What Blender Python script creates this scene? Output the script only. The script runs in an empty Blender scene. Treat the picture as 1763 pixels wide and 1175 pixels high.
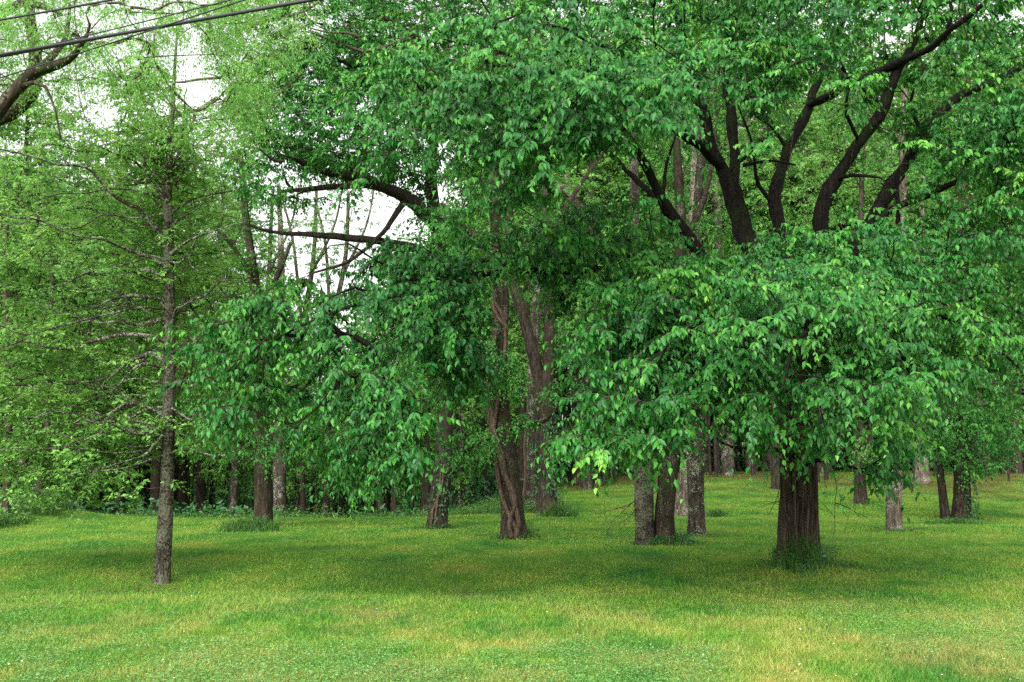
import bpy, math
import numpy as np

# ------------------------------------------------------------------ camera, world, sun
SC = bpy.context.scene
F, CX, CY, HZ, CAMZ = 1959.0, 881.5, 587.5, 800.0, 1.75      # photograph: focal length and horizon row in its pixels
PITCH = math.atan((HZ - CY) / F)
cam_d = bpy.data.cameras.new('camera')
cam = bpy.data.objects.new('camera', cam_d)
SC.collection.objects.link(cam)
cam.location = (0, 0, CAMZ)
cam.rotation_euler = (math.pi / 2 + PITCH, 0, 0)
cam_d.sensor_width = 36.0
cam_d.lens = F * 36.0 / 1763.0
cam_d.clip_end = 3000
cam_d.clip_start = 0.05
SC.camera = cam

SUN_EL, SUN_AZ = math.radians(42), math.radians(200)          # high, behind the camera and a little to its left
W = bpy.data.worlds.new('World')
SC.world = W
W.use_nodes = True
nt = W.node_tree
nt.nodes.clear()
sky = nt.nodes.new('ShaderNodeTexSky')
sky.sky_type = 'NISHITA'
sky.sun_disc = False
sky.sun_elevation = SUN_EL
sky.sun_rotation = SUN_AZ
sky.air_density = 1.0
sky.dust_density = 4.0
hs = nt.nodes.new('ShaderNodeHueSaturation')                   # an overcast sky: nearly colourless
hs.inputs['Saturation'].default_value = 0.04
bg = nt.nodes.new('ShaderNodeBackground')
bg.inputs['Strength'].default_value = 0.15
wo = nt.nodes.new('ShaderNodeOutputWorld')
nt.links.new(sky.outputs[0], hs.inputs['Color'])
nt.links.new(hs.outputs[0], bg.inputs['Color'])
nt.links.new(bg.outputs[0], wo.inputs['Surface'])

sl = bpy.data.lights.new('sun', 'SUN')
sl.energy = 1.9
sl.angle = math.radians(80)
sl.color = (1.0, 0.965, 0.90)
so = bpy.data.objects.new('sun', sl)
SC.collection.objects.link(so)
so.rotation_euler = (math.pi / 2 - SUN_EL, 0, math.pi - SUN_AZ)

SC.view_settings.view_transform = 'Standard'
SC.view_settings.look = 'None'
SC.view_settings.exposure = 1.5
SC.view_settings.gamma = 1.0
SC.cycles.use_denoising = False
SC.cycles.max_bounces = 7
SC.cycles.diffuse_bounces = 4
SC.cycles.glossy_bounces = 2
SC.cycles.transmission_bounces = 4
SC.cycles.transparent_max_bounces = 4

rng = np.random.default_rng(11)
U = rng.uniform

# ------------------------------------------------------------------ geometry of the place
def P(px, py, d):
    """the point at forward distance d that the photograph shows at pixel (px, py)"""
    px, py, d = np.broadcast_arrays(np.asarray(px, float), np.asarray(py, float), np.asarray(d, float))
    u = (px - CX) / F
    v = (CY - py) / F
    c, s = math.cos(PITCH), math.sin(PITCH)
    fy = c - v * s
    fz = s + v * c
    return np.stack([u / fy * d, d + 0 * u, CAMZ + fz / fy * d], -1)

def pix(Q):
    Q = np.asarray(Q, float)
    c, s = math.cos(PITCH), math.sin(PITCH)
    y, z = Q[..., 1], Q[..., 2] - CAMZ
    w = c * y + s * z
    v = -s * y + c * z
    return CX + F * Q[..., 0] / w, CY - F * v / w

def sm(a, b, x):
    t = np.clip((x - a) / (b - a), 0, 1)
    return t * t * (3 - 2 * t)

def vnoise(x, y, scale, seed=0):
    x = np.asarray(x, float) / scale + 917.3
    y = np.asarray(y, float) / scale + 411.7
    ix, iy = np.floor(x).astype(np.int64), np.floor(y).astype(np.int64)
    fx, fy = x - ix, y - iy
    fx, fy = fx * fx * (3 - 2 * fx), fy * fy * (3 - 2 * fy)
    def h(a, b):
        n = (a * 374761393 + b * 668265263 + seed * 69069) & 0x7fffffff
        n = ((n ^ (n >> 13)) * 1274126177) & 0x7fffffff
        return ((n ^ (n >> 16)) & 0xffff) / 65535.0
    return (h(ix, iy) * (1 - fx) + h(ix + 1, iy) * fx) * (1 - fy) + (h(ix, iy + 1) * (1 - fx) + h(ix + 1, iy + 1) * fx) * fy

def H(x, y):
    """height of the ground"""
    x, y = np.asarray(x, float), np.asarray(y, float)
    z = 1.35 * sm(34, 70, y) * sm(-8, 12, x) + 0.035 * np.maximum(y - 74, 0) * sm(-8, 12, x)
    z = z - 2.2 * sm(37.5, 54, y) * sm(1, -7, x)
    z = z + 0.55 * np.exp(-((x + 17.5) / 3.5) ** 2 - ((y - 37) / 6) ** 2)
    left = sm(3, -2, x)
    z = z - 0.14 * np.exp(-((y - 17.6) / 1.5) ** 2) * left + 0.06 * np.exp(-((y - 14.4) / 1.3) ** 2) * left
    z = z + 0.10 * (vnoise(x, y, 7, 3) - 0.5) + 0.05 * (vnoise(x, y, 2.2, 4) - 0.5)
    bx, by = 5.03, 19.6                                      # the swell under the old tree
    z = z + 0.16 * np.exp(-((x - bx) ** 2 + (y - by) ** 2) / 1.1)
    return z

def ground(px, py):
    d = np.arange(5, 200, 0.05)
    q = P(px, py, d)
    hit = np.nonzero(q[:, 2] <= H(q[:, 0], q[:, 1]))[0]
    i = hit[0] if len(hit) else len(d) - 1
    q = q[i].copy()
    q[2] = H(q[0], q[1])
    return q

def norm(v):
    return v / np.maximum(np.linalg.norm(v, axis=-1, keepdims=True), 1e-9)

# ------------------------------------------------------------------ materials
def newmat(name):
    m = bpy.data.materials.new(name)
    m.use_nodes = True
    t = m.node_tree
    t.nodes.clear()
    out = t.nodes.new('ShaderNodeOutputMaterial')
    return m, t, out

def N(t, kind, **kw):
    n = t.nodes.new(kind)
    for k, v in kw.items():
        if k in n.inputs:
            n.inputs[k].default_value = v
        else:
            setattr(n, k, v)
    return n

def ramp(t, fac, stops):
    r = t.nodes.new('ShaderNodeValToRGB')
    e = r.color_ramp.elements
    while len(e) < len(stops):
        e.new(0.5)
    for i, (p, c) in enumerate(stops):
        e[i].position = p
        e[i].color = (*c, 1)
    t.links.new(fac, r.inputs[0])
    return r

def leaf_material(name, stops, trans=0.32, rough=0.42, spec=0.35):
    m, t, out = newmat(name)
    a = N(t, 'ShaderNodeAttribute', attribute_name='tint')
    r = ramp(t, a.outputs['Fac'], stops)
    p = N(t, 'ShaderNodeBsdfPrincipled', Roughness=rough)
    p.inputs['Specular IOR Level'].default_value = spec
    t.links.new(r.outputs[0], p.inputs['Base Color'])
    g = N(t, 'ShaderNodeHueSaturation')
    g.inputs['Hue'].default_value = 0.485
    g.inputs['Value'].default_value = 1.35
    t.links.new(r.outputs[0], g.inputs['Color'])
    tr = N(t, 'ShaderNodeBsdfTranslucent')
    t.links.new(g.outputs[0], tr.inputs['Color'])
    mx = N(t, 'ShaderNodeMixShader', Fac=trans)
    t.links.new(p.outputs[0], mx.inputs[1])
    t.links.new(tr.outputs[0], mx.inputs[2])
    t.links.new(mx.outputs[0], out.inputs['Surface'])
    return m

def bark_material(name, dark, light, moss=0.0, lichen=0.0, sx=9.0, sz=1.6, bump=0.6, mosscol=(0.022, 0.034, 0.009), lichcol=(0.20, 0.22, 0.16)):
    m, t, out = newmat(name)
    tc = N(t, 'ShaderNodeTexCoord')
    mp = N(t, 'ShaderNodeMapping')
    mp.inputs['Scale'].default_value = (sx, sx, sz)
    t.links.new(tc.outputs['Object'], mp.inputs['Vector'])
    n1 = N(t, 'ShaderNodeTexNoise', Scale=1.0, Detail=6.0, Roughness=0.65, Distortion=0.6)
    t.links.new(mp.outputs[0], n1.inputs['Vector'])
    v1 = N(t, 'ShaderNodeTexVoronoi', feature='DISTANCE_TO_EDGE', Scale=1.3)
    t.links.new(mp.outputs[0], v1.inputs['Vector'])
    mul = N(t, 'ShaderNodeMath', operation='MULTIPLY_ADD')
    mul.inputs[1].default_value = 0.9
    t.links.new(v1.outputs['Distance'], mul.inputs[0])
    t.links.new(n1.outputs['Fac'], mul.inputs[2])
    r = ramp(t, mul.outputs[0], [(0.35, dark), (0.62, tuple(0.5 * (a + b) for a, b in zip(dark, light))), (0.9, light)])
    col = r.outputs[0]
    if lichen > 0:
        n2 = N(t, 'ShaderNodeTexNoise', Scale=26.0, Detail=5.0, Roughness=0.7)
        t.links.new(tc.outputs['Object'], n2.inputs['Vector'])
        n2b = N(t, 'ShaderNodeTexNoise', Scale=3.0, Detail=2.0)
        t.links.new(tc.outputs['Object'], n2b.inputs['Vector'])
        ad = N(t, 'ShaderNodeMath', operation='MULTIPLY_ADD')
        ad.inputs[1].default_value = 0.5
        t.links.new(n2b.outputs['Fac'], ad.inputs[0])
        t.links.new(n2.outputs['Fac'], ad.inputs[2])
        q = ramp(t, ad.outputs[0], [(0.86 - 0.28 * lichen, (0, 0, 0)), (0.90 - 0.28 * lichen, (1, 1, 1))])
        mx = N(t, 'ShaderNodeMix', data_type='RGBA')
        t.links.new(q.outputs[0], mx.inputs['Factor'])
        t.links.new(col, mx.inputs['A'])
        mx.inputs['B'].default_value = (*lichcol, 1)
        col = mx.outputs['Result']
    if moss > 0:
        n3 = N(t, 'ShaderNodeTexNoise', Scale=2.1, Detail=6.0, Roughness=0.7)
        t.links.new(tc.outputs['Object'], n3.inputs['Vector'])
        q = ramp(t, n3.outputs['Fac'], [(0.72 - 0.35 * moss, (0, 0, 0)), (0.84 - 0.35 * moss, (1, 1, 1))])
        mx = N(t, 'ShaderNodeMix', data_type='RGBA')
        t.links.new(q.outputs[0], mx.inputs['Factor'])
        t.links.new(col, mx.inputs['A'])
        mx.inputs['B'].default_value = (*mosscol, 1)
        col = mx.outputs['Result']
    p = N(t, 'ShaderNodeBsdfPrincipled', Roughness=0.9)
    p.inputs['Specular IOR Level'].default_value = 0.15
    t.links.new(col, p.inputs['Base Color'])
    b = N(t, 'ShaderNodeBump', Strength=bump, Distance=0.04)
    t.links.new(mul.outputs[0], b.inputs['Height'])
    t.links.new(b.outputs[0], p.inputs['Normal'])
    t.links.new(p.outputs[0], out.inputs['Surface'])
    return m

def turf_color(t):
    """lawn colour by place: green, yellow-green, straw, clover-dark and the bare leaf litter under the hill trees"""
    g = N(t, 'ShaderNodeNewGeometry')
    mp = N(t, 'ShaderNodeMapping')
    mp.inputs['Scale'].default_value = (1, 0.55, 0)
    t.links.new(g.outputs['Position'], mp.inputs['Vector'])
    n = N(t, 'ShaderNodeTexNoise', Scale=0.62, Detail=8.0, Roughness=0.66)
    t.links.new(mp.outputs[0], n.inputs['Vector'])
    r = ramp(t, n.outputs['Fac'], GRASS_STOPS)
    n2 = N(t, 'ShaderNodeTexNoise', Scale=0.75, Detail=8.0, Roughness=0.74)
    t.links.new(mp.outputs[0], n2.inputs['Vector'])
    q = ramp(t, n2.outputs['Fac'], [(0.44, (0, 0, 0)), (0.68, (1, 1, 1))])
    sx = N(t, 'ShaderNodeSeparateXYZ')
    t.links.new(g.outputs['Position'], sx.inputs[0])
    near = N(t, 'ShaderNodeMapRange')                          # worn, straw-tinted turf is found on the open front lawn
    near.inputs['From Min'].default_value = 19.0
    near.inputs['From Max'].default_value = 11.0
    near.inputs['To Min'].default_value = 0.14
    near.inputs['To Max'].default_value = 0.8
    t.links.new(sx.outputs['Y'], near.inputs['Value'])
    mm = N(t, 'ShaderNodeMath', operation='MULTIPLY')
    t.links.new(q.outputs[0], mm.inputs[0])
    t.links.new(near.outputs[0], mm.inputs[1])
    mx = N(t, 'ShaderNodeMix', data_type='RGBA')
    t.links.new(mm.outputs[0], mx.inputs['Factor'])
    t.links.new(r.outputs[0], mx.inputs['A'])
    mx.inputs['B'].default_value = (*STRAW, 1)
    # litter on the hill
    n3 = N(t, 'ShaderNodeTexNoise', Scale=0.16, Detail=7.0, Roughness=0.7)
    t.links.new(mp.outputs[0], n3.inputs['Vector'])
    far = N(t, 'ShaderNodeMapRange')
    far.inputs['From Min'].default_value = 36.0
    far.inputs['From Max'].default_value = 58.0
    t.links.new(sx.outputs['Y'], far.inputs['Value'])
    ad = N(t, 'ShaderNodeMath', operation='MULTIPLY_ADD')
    ad.inputs[1].default_value = 0.27
    t.links.new(far.outputs[0], ad.inputs[0])
    t.links.new(n3.outputs['Fac'], ad.inputs[2])
    q3 = ramp(t, ad.outputs[0], [(0.66, (0, 0, 0)), (0.84, (.85, .85, .85))])
    mx2 = N(t, 'ShaderNodeMix', data_type='RGBA')
    t.links.new(q3.outputs[0], mx2.inputs['Factor'])
    t.links.new(mx.outputs['Result'], mx2.inputs['A'])
    mx2.inputs['B'].default_value = (0.075, 0.052, 0.018, 1)
    return mx2.outputs['Result']

GRASS_STOPS = [(0.34, (0.026, 0.112, 0.015)), (0.44, (0.054, 0.160, 0.016)), (0.54, (0.094, 0.195, 0.020)), (0.66, (0.155, 0.210, 0.030))]
STRAW = (0.33, 0.265, 0.08)

def ground_material():
    m, t, out = newmat('turf')
    col = turf_color(t)
    g = N(t, 'ShaderNodeNewGeometry')
    n = N(t, 'ShaderNodeTexNoise', Scale=26.0, Detail=4.0, Roughness=0.7)
    t.links.new(g.outputs['Position'], n.inputs['Vector'])
    v = N(t, 'ShaderNodeMapRange')
    v.inputs['From Min'].default_value = 0.3
    v.inputs['From Max'].default_value = 0.7
    v.inputs['To Min'].default_value = 0.45
    v.inputs['To Max'].default_value = 1.1
    t.links.new(n.outputs['Fac'], v.inputs['Value'])
    h = N(t, 'ShaderNodeHueSaturation')
    t.links.new(v.outputs[0], h.inputs['Value'])
    t.links.new(col, h.inputs['Color'])
    p = N(t, 'ShaderNodeBsdfPrincipled', Roughness=0.95)
    p.inputs['Specular IOR Level'].default_value = 0.1
    t.links.new(h.outputs[0], p.inputs['Base Color'])
    b = N(t, 'ShaderNodeBump', Strength=0.7, Distance=0.05)
    t.links.new(n.outputs['Fac'], b.inputs['Height'])
    t.links.new(b.outputs[0], p.inputs['Normal'])
    t.links.new(p.outputs[0], out.inputs['Surface'])
    return m

def grass_material():
    m, t, out = newmat('grass_blades')
    col = turf_color(t)
    a = N(t, 'ShaderNodeAttribute', attribute_name='tint')
    h = N(t, 'ShaderNodeHueSaturation')
    v = N(t, 'ShaderNodeMapRange')
    v.inputs['To Min'].default_value = 0.98
    v.inputs['To Max'].default_value = 1.95
    t.links.new(a.outputs['Fac'], v.inputs['Value'])
    t.links.new(v.outputs[0], h.inputs['Value'])
    t.links.new(col, h.inputs['Color'])
    p = N(t, 'ShaderNodeBsdfPrincipled', Roughness=0.55)
    p.inputs['Specular IOR Level'].default_value = 0.25
    t.links.new(h.outputs[0], p.inputs['Base Color'])
    tr = N(t, 'ShaderNodeBsdfTranslucent')
    t.links.new(h.outputs[0], tr.inputs['Color'])
    mx = N(t, 'ShaderNodeMixShader', Fac=0.3)
    t.links.new(p.outputs[0], mx.inputs[1])
    t.links.new(tr.outputs[0], mx.inputs[2])
    t.links.new(mx.outputs[0], out.inputs['Surface'])
    return m

def plain_material(name, col, rough=0.6, spec=0.3):
    m, t, out = newmat(name)
    n = N(t, 'ShaderNodeTexNoise', Scale=30.0, Detail=3.0)
    r = ramp(t, n.outputs['Fac'], [(0.3, tuple(c * 0.8 for c in col)), (0.7, tuple(min(1, c * 1.2) for c in col))])
    p = N(t, 'ShaderNodeBsdfPrincipled', Roughness=rough)
    p.inputs['Specular IOR Level'].default_value = spec
    t.links.new(r.outputs[0], p.inputs['Base Color'])
    t.links.new(p.outputs[0], out.inputs['Surface'])
    return m

M = {}
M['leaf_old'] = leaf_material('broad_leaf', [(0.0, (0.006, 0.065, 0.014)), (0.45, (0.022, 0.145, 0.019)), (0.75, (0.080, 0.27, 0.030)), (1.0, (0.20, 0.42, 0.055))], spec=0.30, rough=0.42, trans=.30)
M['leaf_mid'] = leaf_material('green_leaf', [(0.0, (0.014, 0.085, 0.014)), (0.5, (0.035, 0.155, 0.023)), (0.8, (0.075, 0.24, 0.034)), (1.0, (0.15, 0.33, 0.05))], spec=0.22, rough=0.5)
M['leaf_lime'] = leaf_material('lime_leaf', [(0.0, (0.070, 0.21, 0.040)), (0.5, (0.165, 0.37, 0.075)), (1.0, (0.32, 0.52, 0.13))], trans=0.42, spec=0.22)
M['leaf_wood'] = leaf_material('woodland_leaf', [(0.0, (0.040, 0.15, 0.030)), (0.5, (0.105, 0.26, 0.052)), (1.0, (0.21, 0.38, 0.085))], trans=0.45, spec=0.2)
M['leaf_dark'] = leaf_material('ivy_and_shade_leaf', [(0.0, (0.010, 0.055, 0.014)), (0.6, (0.022, 0.10, 0.025)), (1.0, (0.05, 0.16, 0.04))], trans=0.2)  # ivy and weed green; on the undergrowth it also paints interior shade
M['clover'] = leaf_material('clover_leaf', [(0.0, (0.06, 0.17, 0.04)), (0.5, (0.12, 0.27, 0.075)), (1.0, (0.22, 0.38, 0.13))], trans=0.25)
M['tuft'] = leaf_material('long_grass', [(0.0, (0.022, 0.085, 0.014)), (0.6, (0.055, 0.145, 0.022)), (1.0, (0.16, 0.22, 0.05))], trans=0.3)
M['bark_old'] = bark_material('old_furrowed_bark', (0.0018, 0.0015, 0.0012), (0.017, 0.0135, 0.010), moss=0.55, sx=11, sz=1.3, bump=1.0, mosscol=(0.012, 0.017, 0.005))
M['bark_trunk'] = bark_material('deeply_furrowed_bark', (0.004, 0.003, 0.0025), (0.085, 0.064, 0.049), moss=0.25, sx=15, sz=0.9, bump=1.0, mosscol=(0.015, 0.022, 0.006))
M['bark_lichen'] = bark_material('lichen_bark', (0.006, 0.005, 0.0035), (0.045, 0.036, 0.026), lichen=0.46, moss=0.25, sx=16, sz=6, lichcol=(0.085, 0.087, 0.058))
M['bark_limb'] = bark_material('tan_limb_bark', (0.012, 0.010, 0.007), (0.062, 0.050, 0.036), lichen=0.3, moss=0.2, sx=14, sz=10, bump=.3)
M['bark_moss'] = bark_material('mossy_bark', (0.006, 0.005, 0.0035), (0.052, 0.037, 0.025), moss=0.6, lichen=0.06, lichcol=(0.10, 0.105, 0.07), sx=10, sz=2)
M['bark_brown'] = bark_material('brown_bark', (0.008, 0.006, 0.0045), (0.062, 0.045, 0.033), moss=0.3, sx=9, sz=1.5)
M['bark_pale'] = bark_material('pale_bark', (0.022, 0.017, 0.012), (0.12, 0.092, 0.07), lichen=0.2, sx=10, sz=2, bump=0.5)
M['bark_grey'] = bark_material('grey_bark', (0.009, 0.007, 0.005), (0.062, 0.048, 0.036), moss=0.3, lichen=0.15, sx=8, sz=2)
M['bark_dark'] = bark_material('dark_bark', (0.006, 0.005, 0.004), (0.045, 0.035, 0.026), moss=0.25, sx=9, sz=2)
M['vine'] = bark_material('vine_bark', (0.016, 0.011, 0.008), (0.12, 0.083, 0.058), sx=20, sz=3, bump=0.5)
M['dead'] = bark_material('dead_twig_bark', (0.02, 0.015, 0.011), (0.10, 0.075, 0.055), sx=14, sz=14, bump=0.3)
M['cable'] = plain_material('black_cable', (0.012, 0.011, 0.016), 0.45, 0.4)

# ------------------------------------------------------------------ mesh helpers
class MB:
    def __init__(self):
        self.V, self.Q, self.T, self.A, self.n = [], [], [], [], 0
        self.mat, self.MQ, self.MT = 0, [], []                 # slot given to the faces that are added
    def add(self, V, quads=None, tris=None, tint=None):
        V = np.asarray(V, np.float32).reshape(-1, 3)
        if quads is not None and len(quads):
            self.Q.append(np.asarray(quads, np.int64).reshape(-1, 4) + self.n)
            self.MQ.append(np.full(len(self.Q[-1]), self.mat))
        if tris is not None and len(tris):
            self.T.append(np.asarray(tris, np.int64).reshape(-1, 3) + self.n)
            self.MT.append(np.full(len(self.T[-1]), self.mat))
        self.V.append(V)
        self.A.append(np.full(len(V), 0.5, np.float32) if tint is None else np.asarray(tint, np.float32).reshape(-1))
        self.n += len(V)
    def mesh(self, name, mat, origin=(0, 0, 0), smooth=False):
        V = np.concatenate(self.V) - np.asarray(origin, np.float32)
        Q = np.concatenate(self.Q) if self.Q else np.zeros((0, 4), np.int64)
        T = np.concatenate(self.T) if self.T else np.zeros((0, 3), np.int64)
        me = bpy.data.meshes.new(name)
        me.vertices.add(len(V))
        me.vertices.foreach_set('co', V.ravel().astype(np.float32))
        nl = 4 * len(Q) + 3 * len(T)
        me.loops.add(nl)
        me.loops.foreach_set('vertex_index', np.concatenate([Q.ravel(), T.ravel()]).astype(np.int32))
        me.polygons.add(len(Q) + len(T))
        starts = np.concatenate([np.arange(len(Q)) * 4, 4 * len(Q) + np.arange(len(T)) * 3]).astype(np.int32)
        me.polygons.foreach_set('loop_start', starts)
        me.polygons.foreach_set('use_smooth', np.full(len(Q) + len(T), smooth))
        at = me.attributes.new('tint', 'FLOAT', 'POINT')
        at.data.foreach_set('value', np.concatenate(self.A))
        for q in (mat if isinstance(mat, (list, tuple)) else [mat]):
            me.materials.append(q)
        if isinstance(mat, (list, tuple)):
            me.polygons.foreach_set('material_index', np.concatenate(self.MQ + self.MT).astype(np.int32))
        me.update(calc_edges=True)
        return me
    def build(self, name, mat, parent=None, origin=(0, 0, 0), smooth=False):
        o = bpy.data.objects.new(name, self.mesh(name, mat, origin, smooth))
        SC.collection.objects.link(o)
        o.parent = parent
        return o

def spline(pts, step):
    """Catmull-Rom through rows of pts (any number of columns), about every step metres"""
    p = np.asarray(pts, float)
    q = np.vstack([2 * p[0] - p[1], p, 2 * p[-1] - p[-2]])
    out = []
    for i in range(1, len(q) - 2):
        L = np.linalg.norm(q[i + 1, :3] - q[i, :3])
        n = max(1, int(round(L / step)))
        t = np.linspace(0, 1, n, endpoint=False)[:, None]
        a, b, c, d = q[i - 1], q[i], q[i + 1], q[i + 2]
        out.append(0.5 * (2 * b + (c - a) * t + (2 * a - 5 * b + 4 * c - d) * t ** 2 + (3 * b - a - 3 * c + d) * t ** 3))
    out.append(q[-2][None])
    return np.vstack(out)

def multitube(mb, Pt, R, S, shape=None, tint=None):
    """T tubes of K rings with S sides; shape(ang, ringpoints) may scale the radius"""
    Pt = np.asarray(Pt, float)
    R = np.asarray(R, float)
    T, K, _ = Pt.shape
    tan = norm(np.gradient(Pt, axis=1))
    ov = norm(Pt[:, -1] - Pt[:, 0])
    ref = np.where(np.abs(ov[:, 2:3]) > 0.75, np.array([[1., 0, 0]]), np.array([[0, 0, 1.]]))[:, None, :]
    n1 = norm(np.cross(tan, np.broadcast_to(ref, tan.shape)))
    n2 = np.cross(tan, n1)
    a = np.linspace(0, 2 * np.pi, S, endpoint=False)
    rr = R[:, :, None] * np.ones(S)
    if shape is not None:
        rr = rr * shape(a[None, None, :], Pt[:, :, None, 2])
    V = Pt[:, :, None, :] + rr[..., None] * (np.cos(a)[None, None, :, None] * n1[:, :, None, :] + np.sin(a)[None, None, :, None] * n2[:, :, None, :])
    k, s = np.meshgrid(np.arange(K - 1), np.arange(S), indexing='ij')
    s2 = (s + 1) % S
    q = np.stack([k * S + s, k * S + s2, (k + 1) * S + s2, (k + 1) * S + s], -1).reshape(-1, 4)
    q = (q[None] + (np.arange(T) * K * S)[:, None, None]).reshape(-1, 4)
    mb.add(V.reshape(-1, 3), quads=q, tint=tint)

OVATE = (np.array([(0, 0, 0), (.27, -.25, .05), (.60, -.195, .02), (1.0, 0, -.14), (.60, .195, .02), (.27, .25, .05), (.27, 0, -.03), (.62, 0, -.05)]),
         np.array([(1, 2, 7, 6), (6, 7, 4, 5)]), np.array([(0, 1, 6), (0, 6, 5), (2, 3, 7), (7, 3, 4)]))
FOLD = (np.array([(0, 0, 0), (.42, -.27, .07), (1, 0, -.06), (.42, .27, .07)]), None, np.array([(0, 1, 2), (0, 2, 3)]))
LANCE = (np.array([(0, 0, 0), (.45, -.18, .05), (1, 0, -.08), (.45, .18, .05)]), None, np.array([(0, 1, 2), (0, 2, 3)]))
ROUND = (np.array([(0, 0, 0), (.35, -.40, .05), (.85, -.36, .0), (1.05, 0, -.05), (.85, .36, .0), (.35, .40, .05)]), np.array([(1, 2, 4, 5)]), np.array([(0, 1, 5), (2, 3, 4)]))

def leaves(mb, pos, axis, nrm, size, tint, tpl):
    tv, tq, tt = tpl
    side = np.cross(axis, nrm)
    V = pos[:, None, :] + size[:, None, None] * (tv[None, :, 0:1] * axis[:, None, :] + tv[None, :, 1:2] * side[:, None, :] + tv[None, :, 2:3] * nrm[:, None, :])
    n, k = len(pos), len(tv)
    off = (np.arange(n) * k)[:, None, None]
    mb.add(V.reshape(-1, 3), quads=None if tq is None else (tq[None] + off).reshape(-1, 4), tris=None if tt is None else (tt[None] + off).reshape(-1, 3),
           tint=np.repeat(np.clip(tint, 0, 1), k))

def sprays(mbl, mbt, C, D, ntw=5, tl=0.5, nl=9, ll=0.12, droop=0.4, hang=0.6, spread=0.75, flat=0.55, tpl=OVATE, twig_r=0.003, tint0=0.42, tipgain=0.22, r=rng):
    """leafy sprays: from each of C a few twigs leave towards D, arching down, with leaves alternating along them"""
    n = len(C)
    T = n * ntw
    c = np.repeat(C, ntw, 0)
    d0 = np.repeat(D, ntw, 0)
    d = d0 * 0.8 + r.normal(size=(T, 3)) * spread
    d[:, 2] = d[:, 2] * flat + 0.12
    d = norm(d)
    L = tl * r.uniform(0.55, 1.25, T)
    def at(t):
        return c[:, None, :] + d[:, None, :] * (L[:, None] * t)[..., None] - np.array([0, 0, 1.]) * (droop * L[:, None] * t ** 2)[..., None]
    if mbt is not None:
        tt = np.broadcast_to(np.linspace(0, 1, 4), (T, 4))
        multitube(mbt, at(tt), np.broadcast_to(np.array([1.4, 1.1, .8, .4]) * twig_r, (T, 4)), 3)
    t = (np.linspace(0.14, 1.0, nl)[None, :] + r.normal(size=(T, nl)) * 0.04).clip(0.05, 1.03)
    pos = at(t)
    tang = norm(d[:, None, :] - np.array([0, 0, 1.]) * (2 * droop * t)[..., None])
    side = norm(np.cross(tang, np.array([0, 0, 1.])) + 1e-4)
    sg = np.where(np.arange(nl) % 2 == 0, 1.0, -1.0)[None, :, None]
    ax = norm(tang * 0.55 + side * sg * 0.75 + np.array([0, 0, -hang]) + r.normal(size=(T, nl, 3)) * 0.36)
    nr = np.array([0, 0, 1.]) * 0.9 + d0[:, None, :] * 0.45 + r.normal(size=(T, nl, 3)) * 0.33
    nr = norm(nr - (nr * ax).sum(-1, keepdims=True) * ax)
    sz = ll * r.uniform(0.45, 1.22, (T, nl)) * (1.05 - 0.35 * t ** 3)
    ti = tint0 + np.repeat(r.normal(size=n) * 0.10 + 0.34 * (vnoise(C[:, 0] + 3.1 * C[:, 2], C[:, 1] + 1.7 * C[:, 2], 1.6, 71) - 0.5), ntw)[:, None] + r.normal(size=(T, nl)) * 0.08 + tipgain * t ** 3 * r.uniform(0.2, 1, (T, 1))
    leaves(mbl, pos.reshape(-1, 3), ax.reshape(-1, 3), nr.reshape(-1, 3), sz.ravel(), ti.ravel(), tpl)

def sample(ells, r=rng, gaps=(), keep=0.04, clump=0, cs=0.6, hem=None):
    """cluster centres from (px, py, rx, ry, d0, d1, n) masses of foliage"""
    out = []
    for px, py, rx, ry, d0, d1, n in ells:
        n = int(n)
        m = max(1, int(round(n / clump))) if clump else n
        a = r.uniform(0, 2 * np.pi, m)
        q = np.sqrt(r.uniform(0, 1, m))
        x, y = px + rx * q * np.cos(a), py + ry * q * np.sin(a)
        half = 0.5 * (d1 - d0) * np.sqrt(1 - 0.7 * q * q)
        d = 0.5 * (d0 + d1) + half * r.uniform(-1, 1, m)
        if clump:                                              # boughs: flat layers of clusters with gaps between them
            i = r.integers(0, m, n)
            o = P(x, y, d)[i] + r.normal(size=(n, 3)) * np.array([1, 1, 0.24]) * cs
            o[:, 2] -= 0.22 * ((o[:, 0] - P(x, y, d)[i, 0]) ** 2 + (o[:, 1] - d[i]) ** 2) / cs
            x, y = pix(o)
            d = o[:, 1]
        k = np.ones(n, bool)
        for gx, gy, grx, gry, gd in gaps:                      # openings in the crown
            ins = (((x - gx) / grx) ** 2 + ((y - gy) / gry) ** 2 < 1) & (d < gd)
            k &= ~(ins & (r.uniform(0, 1, n) > keep))
        if hem is not None:                                    # lower edge of the foliage
            k &= y < np.interp(x, hem[0], hem[1]) - 0.33 / d * F - (r.uniform(-18, 60, m)[i] if clump else 0)
        out.append(P(x[k], y[k], d[k]))
    o = np.vstack(out)
    return o[o[:, 2] > H(o[:, 0], o[:, 1]) + 0.75]

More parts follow.
